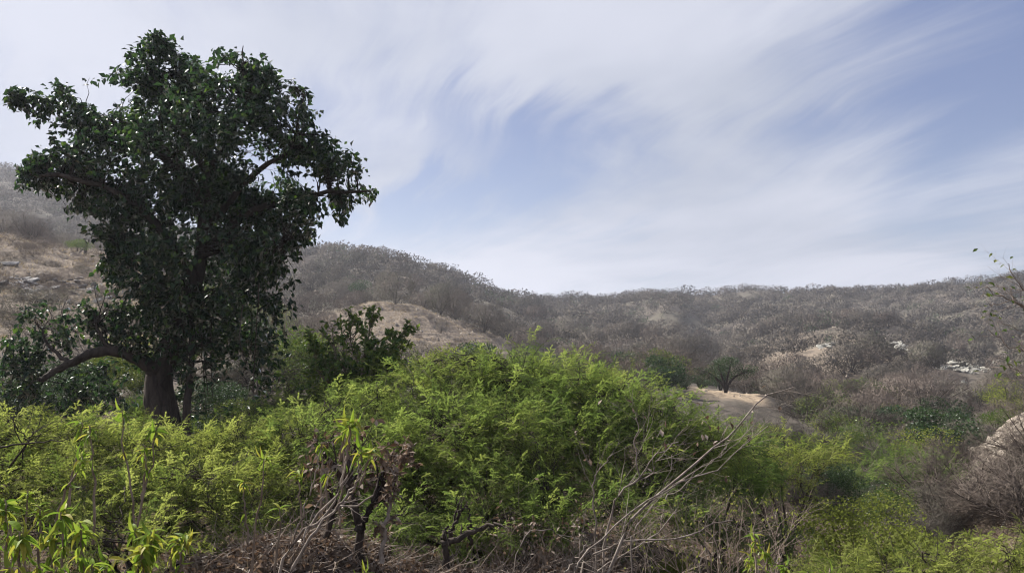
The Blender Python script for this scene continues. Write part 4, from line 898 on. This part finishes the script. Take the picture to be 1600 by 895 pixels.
# ------------------------------------------------------------------ tall weedy plants with drooping leaves in the near foreground
def plant(label, d, stems, seed, tops=9, size=(.11, .17), low=6, name='tall_weed', thick=.009):
    """stems = pixel lines; each carries a rosette of drooping lance leaves at its top"""
    rng = np.random.default_rng(seed); s0 = stems[0][0]; b = at(*s0, d); T = Thing(name, b, label, 'plant')
    gl = Geo(); gl.add(*LANCE); me = gl.mesh('leaf', [MAT['broad']]); gs = Geo(); gs.add(np.asarray(LANCE[0]) * (1, 1, -1.6), LANCE[1]); me2 = gs.mesh('leaf', [MAT['broad']])
    for st in stems:
        dd = d + rng.uniform(-.25, .25); p = poly([at(x_, y_, dd) for x_, y_ in st], 12, rng, .004 * d / 4); g = Geo(); g.tubes(p[None], rad(thick, thick * .45, 12)[None], 5); T.part('stem', g, MAT['stem'], smooth=True)
        tip = p[-1]; ax = norm(p[-1] - p[-3]); n = tops + rng.integers(-2, 3)
        for q_ in range(n + low):
            if q_ < n: a_ = q_ * 2.4; pos_ = tip - ax * rng.uniform(0, .07); el = rng.uniform(-.7, .9)
            else: a_ = rng.uniform(0, 6.28); t_ = rng.uniform(.45, .95) * 11; j = int(t_); pos_ = p[j] + (p[min(j + 1, 11)] - p[j]) * (t_ - j); el = rng.uniform(-1.2, .1)
            D_ = np.array([(cos(a_) * cos(el), sin(a_) * cos(el), sin(el))]); Mx = frames(D_, None, .3, rng)[0] * rng.uniform(*size) * .56 * (1 if q_ < n else .8)
            M4 = np.eye(4); M4[:3, :3] = Mx; M4[:3, 3] = pos_; T.linkmesh('leaf', me if rng.uniform() < .8 else me2, M4)
    return T
plant('tall straight weed with a single leafy top in front of the fig trunk', 5.5, [[(212, 830), (205, 770), (193, 700), (190, 640)]], 51)
plant('weed with a pale bent stem right of the straight one', 5.2, [[(212, 830), (225, 770), (238, 720), (244, 668)], [(222, 780), (226, 730), (226, 695)]], 52)
plant('weed with two forked grey stems left of the straight weed', 5.0, [[(85, 830), (100, 770), (120, 740), (128, 712)], [(108, 790), (112, 750), (125, 690), (127, 660)], [(145, 850), (147, 760), (143, 700), (140, 665)]], 53, 8)
plant('bright broad-leaved weed in the lower left, below the forked grey stems', 4.2, [[(100, 950), (98, 880), (95, 800)], [(85, 950), (82, 880), (80, 830)], [(125, 950), (128, 880), (125, 815)]], 54, 12, (.12, .2), 14)
plant('leafy weed cut by the left edge of the picture', 3.8, [[(5, 950), (10, 850), (8, 780)], [(30, 950), (30, 880), (32, 830)], [(-10, 940), (-15, 860), (-20, 800)]], 55, 12, (.12, .19), 16)
plant('weed with pale flower-like tips behind the left edge weed', 4.5, [[(40, 930), (38, 850), (42, 765)], [(60, 930), (62, 850), (60, 790)], [(20, 930), (18, 850), (14, 800)]], 56, 12, (.08, .13), 16)
plant('drooping bushy weed at the bottom below the pale bent stem', 4.4, [[(215, 950), (213, 880), (212, 825)], [(235, 950), (238, 880), (236, 830)], [(222, 950), (222, 880), (222, 850)]], 57, 13, (.12, .19), 18)
plant('drooping bushy weed with a leaning pale stem, right neighbour of the bottom one', 4.4, [[(262, 950), (268, 880), (278, 840)], [(270, 950), (280, 890), (290, 835)]], 58, 13, (.1, .17), 12)
plant('low leafy weed along the bottom edge, far left', 3.6, [[(50, 960), (55, 920), (60, 880)], [(80, 960), (85, 920), (90, 885)], [(20, 960), (20, 920), (15, 885)]], 59, 12, (.09, .15), 8)
plant('low leafy weed along the bottom edge below the two bushy weeds', 3.6, [[(140, 960), (140, 920), (145, 880)], [(170, 960), (165, 920), (168, 872)], [(195, 960), (190, 930), (196, 890)]], 60, 12, (.09, .15), 8)
plant('slim weed with a leaf tuft over the brown litter, left one', 5.6, [[(393, 900), (397, 830), (410, 760), (413, 712)], [(388, 850), (382, 800), (381, 752)]], 61, 9, (.10, .15), 2)
plant('slim weed with a star of leaves over the brown litter', 5.0, [[(431, 950), (432, 880), (437, 830), (436, 792)]], 62, 10, (.11, .15), 0)
plant('weed clump of straight stems behind the pale branching shrub', 6.0, [[(470, 830), (468, 770), (463, 735)], [(500, 820), (503, 740), (503, 690)], [(510, 830), (509, 760), (508, 735)], [(530, 820), (537, 720), (538, 660)]], 63, 9, (.12, .17), 3)
plant('small bright weed standing at the bottom between the litter and the dead branches', 4.6, [[(572, 960), (570, 920), (568, 890)]], 64, 12, (.1, .15), 0)
plant('bright green weed with an upright leafy spike in the lower right foreground', 5.5, [[(1185, 960), (1180, 880), (1178, 832)], [(1195, 960), (1200, 890), (1195, 860)], [(1160, 960), (1168, 900), (1172, 868)], [(1225, 960), (1228, 900), (1225, 880)]], 65, 10, (.1, .15), 12)
plant('light green weed at the bottom edge below the olive bush', 4.8, [[(1300, 960), (1298, 910), (1296, 888)], [(1270, 960), (1268, 915), (1262, 892)]], 66, 10, (.09, .13), 3)

def branching(name, label, d, lines, wood, seed, twigs=4, tl=.5, tw2=3, cat='shrub', r0=.018, leafm=None, nleaf=0, lsize=(.05, .09), ang=.6):
    """hand-set main branches given as pixel lines (with optional depth offset), side twigs grown on them"""
    rng = np.random.default_rng(seed); b = at(*lines[0][0][:2], d); T = Thing(name, b, label, cat); g = Geo(); Ps = []; Rs = []
    for ln in lines:
        dd = d + rng.uniform(-.2, .2); sc = ln[-1] if isinstance(ln[-1], float) else 1.0; pts = [q_ for q_ in ln if not isinstance(q_, float)]
        p = poly([at(q_[0], q_[1], dd + (q_[2] if len(q_) > 2 else 0)) for q_ in pts], 16, rng, .009 * d / 5); r = rad(r0 * sc, r0 * sc * .3, 16, .8); Ps.append(p); Rs.append(r)
    P = np.array(Ps); R = np.array(Rs); g.tubes(P, R, 7)
    T.part('branch', g, MAT[wood], smooth=True)
    g = Geo(); Q, RQ = spawn(P, R, twigs, .2, 1., ang, tl, 8, .1, rng, .5, .3, None, .1); g.tubes(Q, RQ, 4)
    Q2, R2 = spawn(Q, RQ, tw2, .2, 1., .6, tl * .5, 5, .12, rng, .6, .4); g.tubes(Q2, R2, 3)
    T.part('twigs', g, MAT[wood], 'stuff')
    if nleaf:
        i = rng.integers(0, len(Q2), nleaf); p = Q2[i, rng.integers(1, 5, nleaf)]; D_ = norm(rng.normal(0, 1, (nleaf, 3)) + (0, 0, -.4)); g = Geo()
        g.inst(OVAL, frames(D_, None, .6, rng) * rng.uniform(*lsize, nleaf)[:, None, None], p, 0, rng.uniform(0, 1, nleaf)); T.part('leaves', g, MAT[leafm], 'stuff')
    return T
branching('bare_branches', 'pale grey bare shrub whose long branch leans up to the right over the mesquite', 5.2, [
  [(935, 930), (975, 835), (1010, 785), (1070, 738), (1130, 690), (1165, 655), (1195, 620), (1240, 605), 1.2], [(940, 930), (950, 820), (970, 772), (1000, 745), (1025, 710), (1060, 690), 1.],
  [(1000, 745), (993, 700), (997, 660), (990, 640), .6], [(936, 930), (932, 840), (928, 765), (935, 735), (958, 708), .9], [(890, 940), (930, 862), (1000, 842), (1080, 838), (1112, 815), (1145, 812), .9],
  [(985, 930), (988, 840), (1020, 790), (1060, 700), .6], [(800, 900), (820, 840), (855, 826), (905, 845), (930, 870), .5], [(885, 940), (905, 880), (960, 820), (1040, 765), (1120, 730), (1200, 665), .9],
  [(1040, 780), (1085, 745), (1150, 690), (1180, 660), .5], [(880, 900), (905, 870), (918, 840), .9], [(1090, 930), (1100, 860), (1130, 815), .5], [(895, 940), (945, 880), (1005, 850), (1060, 790), (1090, 720), .8],
  [(1005, 760), (1040, 700), (1090, 650), .5], [(1050, 760), (1120, 715), (1135, 690), .5]], 'bark_pale', 71, 6, .42, 4, r0=.0092, leafm='dead_leaf', nleaf=60, lsize=(.03, .06))
branching('pale_stemmed_shrub', 'shrub with pale stems fanning up to the right over brown litter', 4.6, [
  [(425, 930), (460, 845), (510, 800), (535, 760), (550, 720), (562, 690), 1.], [(440, 930), (480, 845), (525, 795), (575, 780), (600, 735), 1.], [(480, 830), (530, 760), (543, 700), (540, 660), .8], [(510, 800), (545, 780), (562, 740), (565, 700), .8],
  [(455, 860), (475, 790), (495, 740), (500, 700), .7], [(525, 795), (555, 755), (563, 715), .7], [(470, 850), (500, 780), (520, 735), .5]], 'bark_pale', 72, 3, .2, 3, r0=.0115)
plant('leaf tufts at the tips of the pale fanning stems', 4.6, [[(545, 780), (562, 740), (565, 700)], [(540, 720), (545, 690), (550, 655)], [(560, 760), (575, 720), (580, 700)], [(530, 720), (535, 690), (540, 668)]], 67, 12, (.12, .18), 4, name='leafy_shoots')
branching('dead_tree', 'dark dead trunk hung with shrivelled leaves in the mesquite shade', 7.2, [
  [(575, 960), (565, 860), (550, 780), (545, 730), (558, 690), 2.2], [(560, 830), (590, 770), (600, 740), 2.], [(548, 760), (520, 730), (505, 700), 1.5], [(500, 950), (505, 860), (520, 800), (515, 760), 2.]], 'bark_dark', 73, 8, .35, 4, 'dead tree', .024, 'dead_leaf', 420, (.05, .10))
branching('dead_stick', 'pale straight stick with a clump of shrivelled brown leaves on top', 6.8, [[(596, 880), (600, 830), (610, 780), (617, 738), 1.], [(617, 745), (605, 725), (612, 712), .4], [(617, 745), (628, 725), (636, 718), .4]], 'bark_pale', 74, 6, .16, 4, 'stick', .026, 'dead_leaf', 300, (.05, .09))
branching('broken_stump', 'splintered brown stump with a fallen branch under the big mesquite', 7.5, [[(696, 930), (698, 870), (694, 835), (700, 822), 1.8], [(700, 850), (712, 815), (722, 790), 1.2], [(690, 850), (730, 835), (765, 818), (785, 822), 1.4], [(735, 850), (733, 815), (731, 790), .8], [(690, 845), (715, 800), (714, 775), .7]], 'bark', 75, 3, .2, 2, 'stump', .026)
branching('bare_tree', 'thin leafless tree reaching in from the right edge with a few hanging leaves', 9.0, [
  [(1760, 640), (1680, 520), (1600, 480), (1560, 462), (1540, 450), 1.5], [(1680, 520), (1620, 470), (1590, 440), (1575, 412), 1.], [(1700, 640), (1640, 560), (1580, 540), (1545, 515), 1.2], [(1720, 700), (1640, 620), (1590, 580), (1560, 560), 1.], [(1700, 540), (1600, 476), (1545, 475), 1.], [(1700, 640), (1620, 600), (1560, 585), .8],
  [(1650, 560), (1600, 520), (1560, 500), .6]], 'twig_near', 76, 7, .5, 4, 'tree', .011, 'shrub_mid', 90, (.05, .09))
branching('thorny_bush', 'dark bare thorny branches over the left mesquite', 6.8, [[(-30, 790), (20, 720), (45, 690), (50, 668), 1.], [(-40, 710), (20, 695), (70, 690), (110, 688), .8], [(20, 740), (40, 700), (20, 660), (10, 640), .6], [(45, 690), (25, 665), (22, 650), .5]], 'bark_dark', 77, 6, .4, 3, r0=.014)
branching('twiggy_bush', 'tangle of grey twigs below the leaning pale branch', 7.6, [[(1100 + i * 14, 960), (1090 + i * 16, 880), (1070 + i * 22, 820 - (i % 3) * 12), 1.] for i in range(-6, 9)], 'twig_near', 78, 9, .5, 6, r0=.009, leafm='shrub_olive', nleaf=500, lsize=(.02, .045))
branching('twiggy_bush', 'tangle of brown twigs left of the pale bare shrub', 7.8, [[(880 + i * 12, 960), (870 + i * 14, 900), (860 + i * 18, 850 - (i % 3) * 12), 1.] for i in range(-7, 7)], 'twig_near', 79, 8, .4, 6, r0=.008, leafm='dead_leaf', nleaf=800, lsize=(.03, .06))

# ------------------------------------------------------------------ dead brush and litter under the bushes
rb = np.random.default_rng(9)
BL = [blob_px(a[0], a[1] + 24, *a[2:]) for a in ((350, 870, 60, 7, 1.4, 1, 40), (420, 860, 60, 7, 1.4, 1, 45), (490, 850, 60, 7.2, 1.4, 1, 45), (560, 860, 60, 7.4, 1.4, 1, 40), (620, 890, 60, 7.2, 1.4, 1, 35), (700, 900, 60, 7.2, 1.4, 1, 32), (780, 895, 70, 7.5, 1.3, 1, 32), (860, 880, 60, 7.8, 1.3, 1, 30), (300, 890, 50, 7, 1.3, .7, 30), (930, 880, 60, 8, 1.3, .8, 30))]
p, d = pick_blobs(BL, 9000, rb, .4); G = Geo(); D_ = norm(rb.normal(size=(9000, 3)) + (0, 0, -.2))
G.inst(CURL, frames(D_, None, 1, rb) * rb.uniform(.03, .075, 9000)[:, None, None], p, 0, rb.beta(1.5, 1.6, 9000))
p, d = pick_blobs(BL, 3500, rb, .3); D_ = norm(rb.normal(size=(3500, 3)) * (1, 1, .6)); Q = wobble(p, D_, rb.uniform(.15, .5, 3500), 4, .2, rb)
G.tubes(Q, np.tile(rad(.004, .0015, 4), (3500, 1)), 3, 1)
tag(G.build('dead_brush', [MAT['dead_leaf'], MAT['twig_near']]), 'heap of dead twigs and curled brown leaves along the bottom', 'brush', kind='stuff')
n = 16000; a_ = rb.uniform(radians(-42), radians(42), n); rr = rb.uniform(3, 22, n); x = rr * np.sin(a_); y = rr * np.cos(a_); G = Geo()
G.inst(CURL, frames(norm(rb.normal(size=(n, 3)) * (1, 1, .4)), None, .6, rb) * rb.uniform(.04, .1, n)[:, None, None], np.stack([x, y, height(x, y) + .02], 1), 0, rb.beta(1.3, 2, n))
n = 6000; a_ = rb.uniform(radians(-42), radians(42), n); rr = rb.uniform(3, 24, n); x = rr * np.sin(a_); y = rr * np.cos(a_); A = np.stack([x, y, height(x, y) - .02], 1)
G.blades(A, A + norm(rb.normal(0, .6, (n, 3)) * (1, 1, 0) + (0, 0, .8)) * rb.uniform(.1, .5, (n, 1)), np.full(n, .006), 1, rb.uniform(0, 1, n), rb)
tag(G.build('leaf_litter', [MAT['dead_leaf'], MAT['grass']]), 'fallen brown leaves and dry stalks on the ground under the bushes', 'litter', kind='stuff')

# ------------------------------------------------------------------ the hazy air
HAZE = .0004
hv = np.array([(sx_, sy_, sz_) for sx_ in (-6300, 6300) for sy_ in (-6300, 6300) for sz_ in (float(gh.min()) - 1.5, float(gh.max()) + 8.0)], float)
hf = [(0, 1, 3), (0, 3, 2), (4, 6, 7), (4, 7, 5), (0, 4, 5), (0, 5, 1), (2, 3, 7), (2, 7, 6), (0, 2, 6), (0, 6, 4), (1, 5, 7), (1, 7, 3)]
if HAZE:
    m, t, o = mat('hazy air'); pv = N(t, 'ShaderNodeVolumePrincipled'); pv.inputs['Density'].default_value = HAZE; pv.inputs['Color'].default_value = (.86, .89, 1, 1); pv.inputs['Anisotropy'].default_value = .35
    t.links.new(pv.outputs[0], o.inputs['Volume']); G = Geo(); G.add(hv, hf); tag(G.build('haze', m), 'thin bluish haze in the valley air', 'haze', kind='stuff')
print('TRIS', sum(len(o.data.polygons) for o in {o.data.name: o for o in S.objects if o.type == 'MESH'}.values()), 'OBJ', len(S.objects))
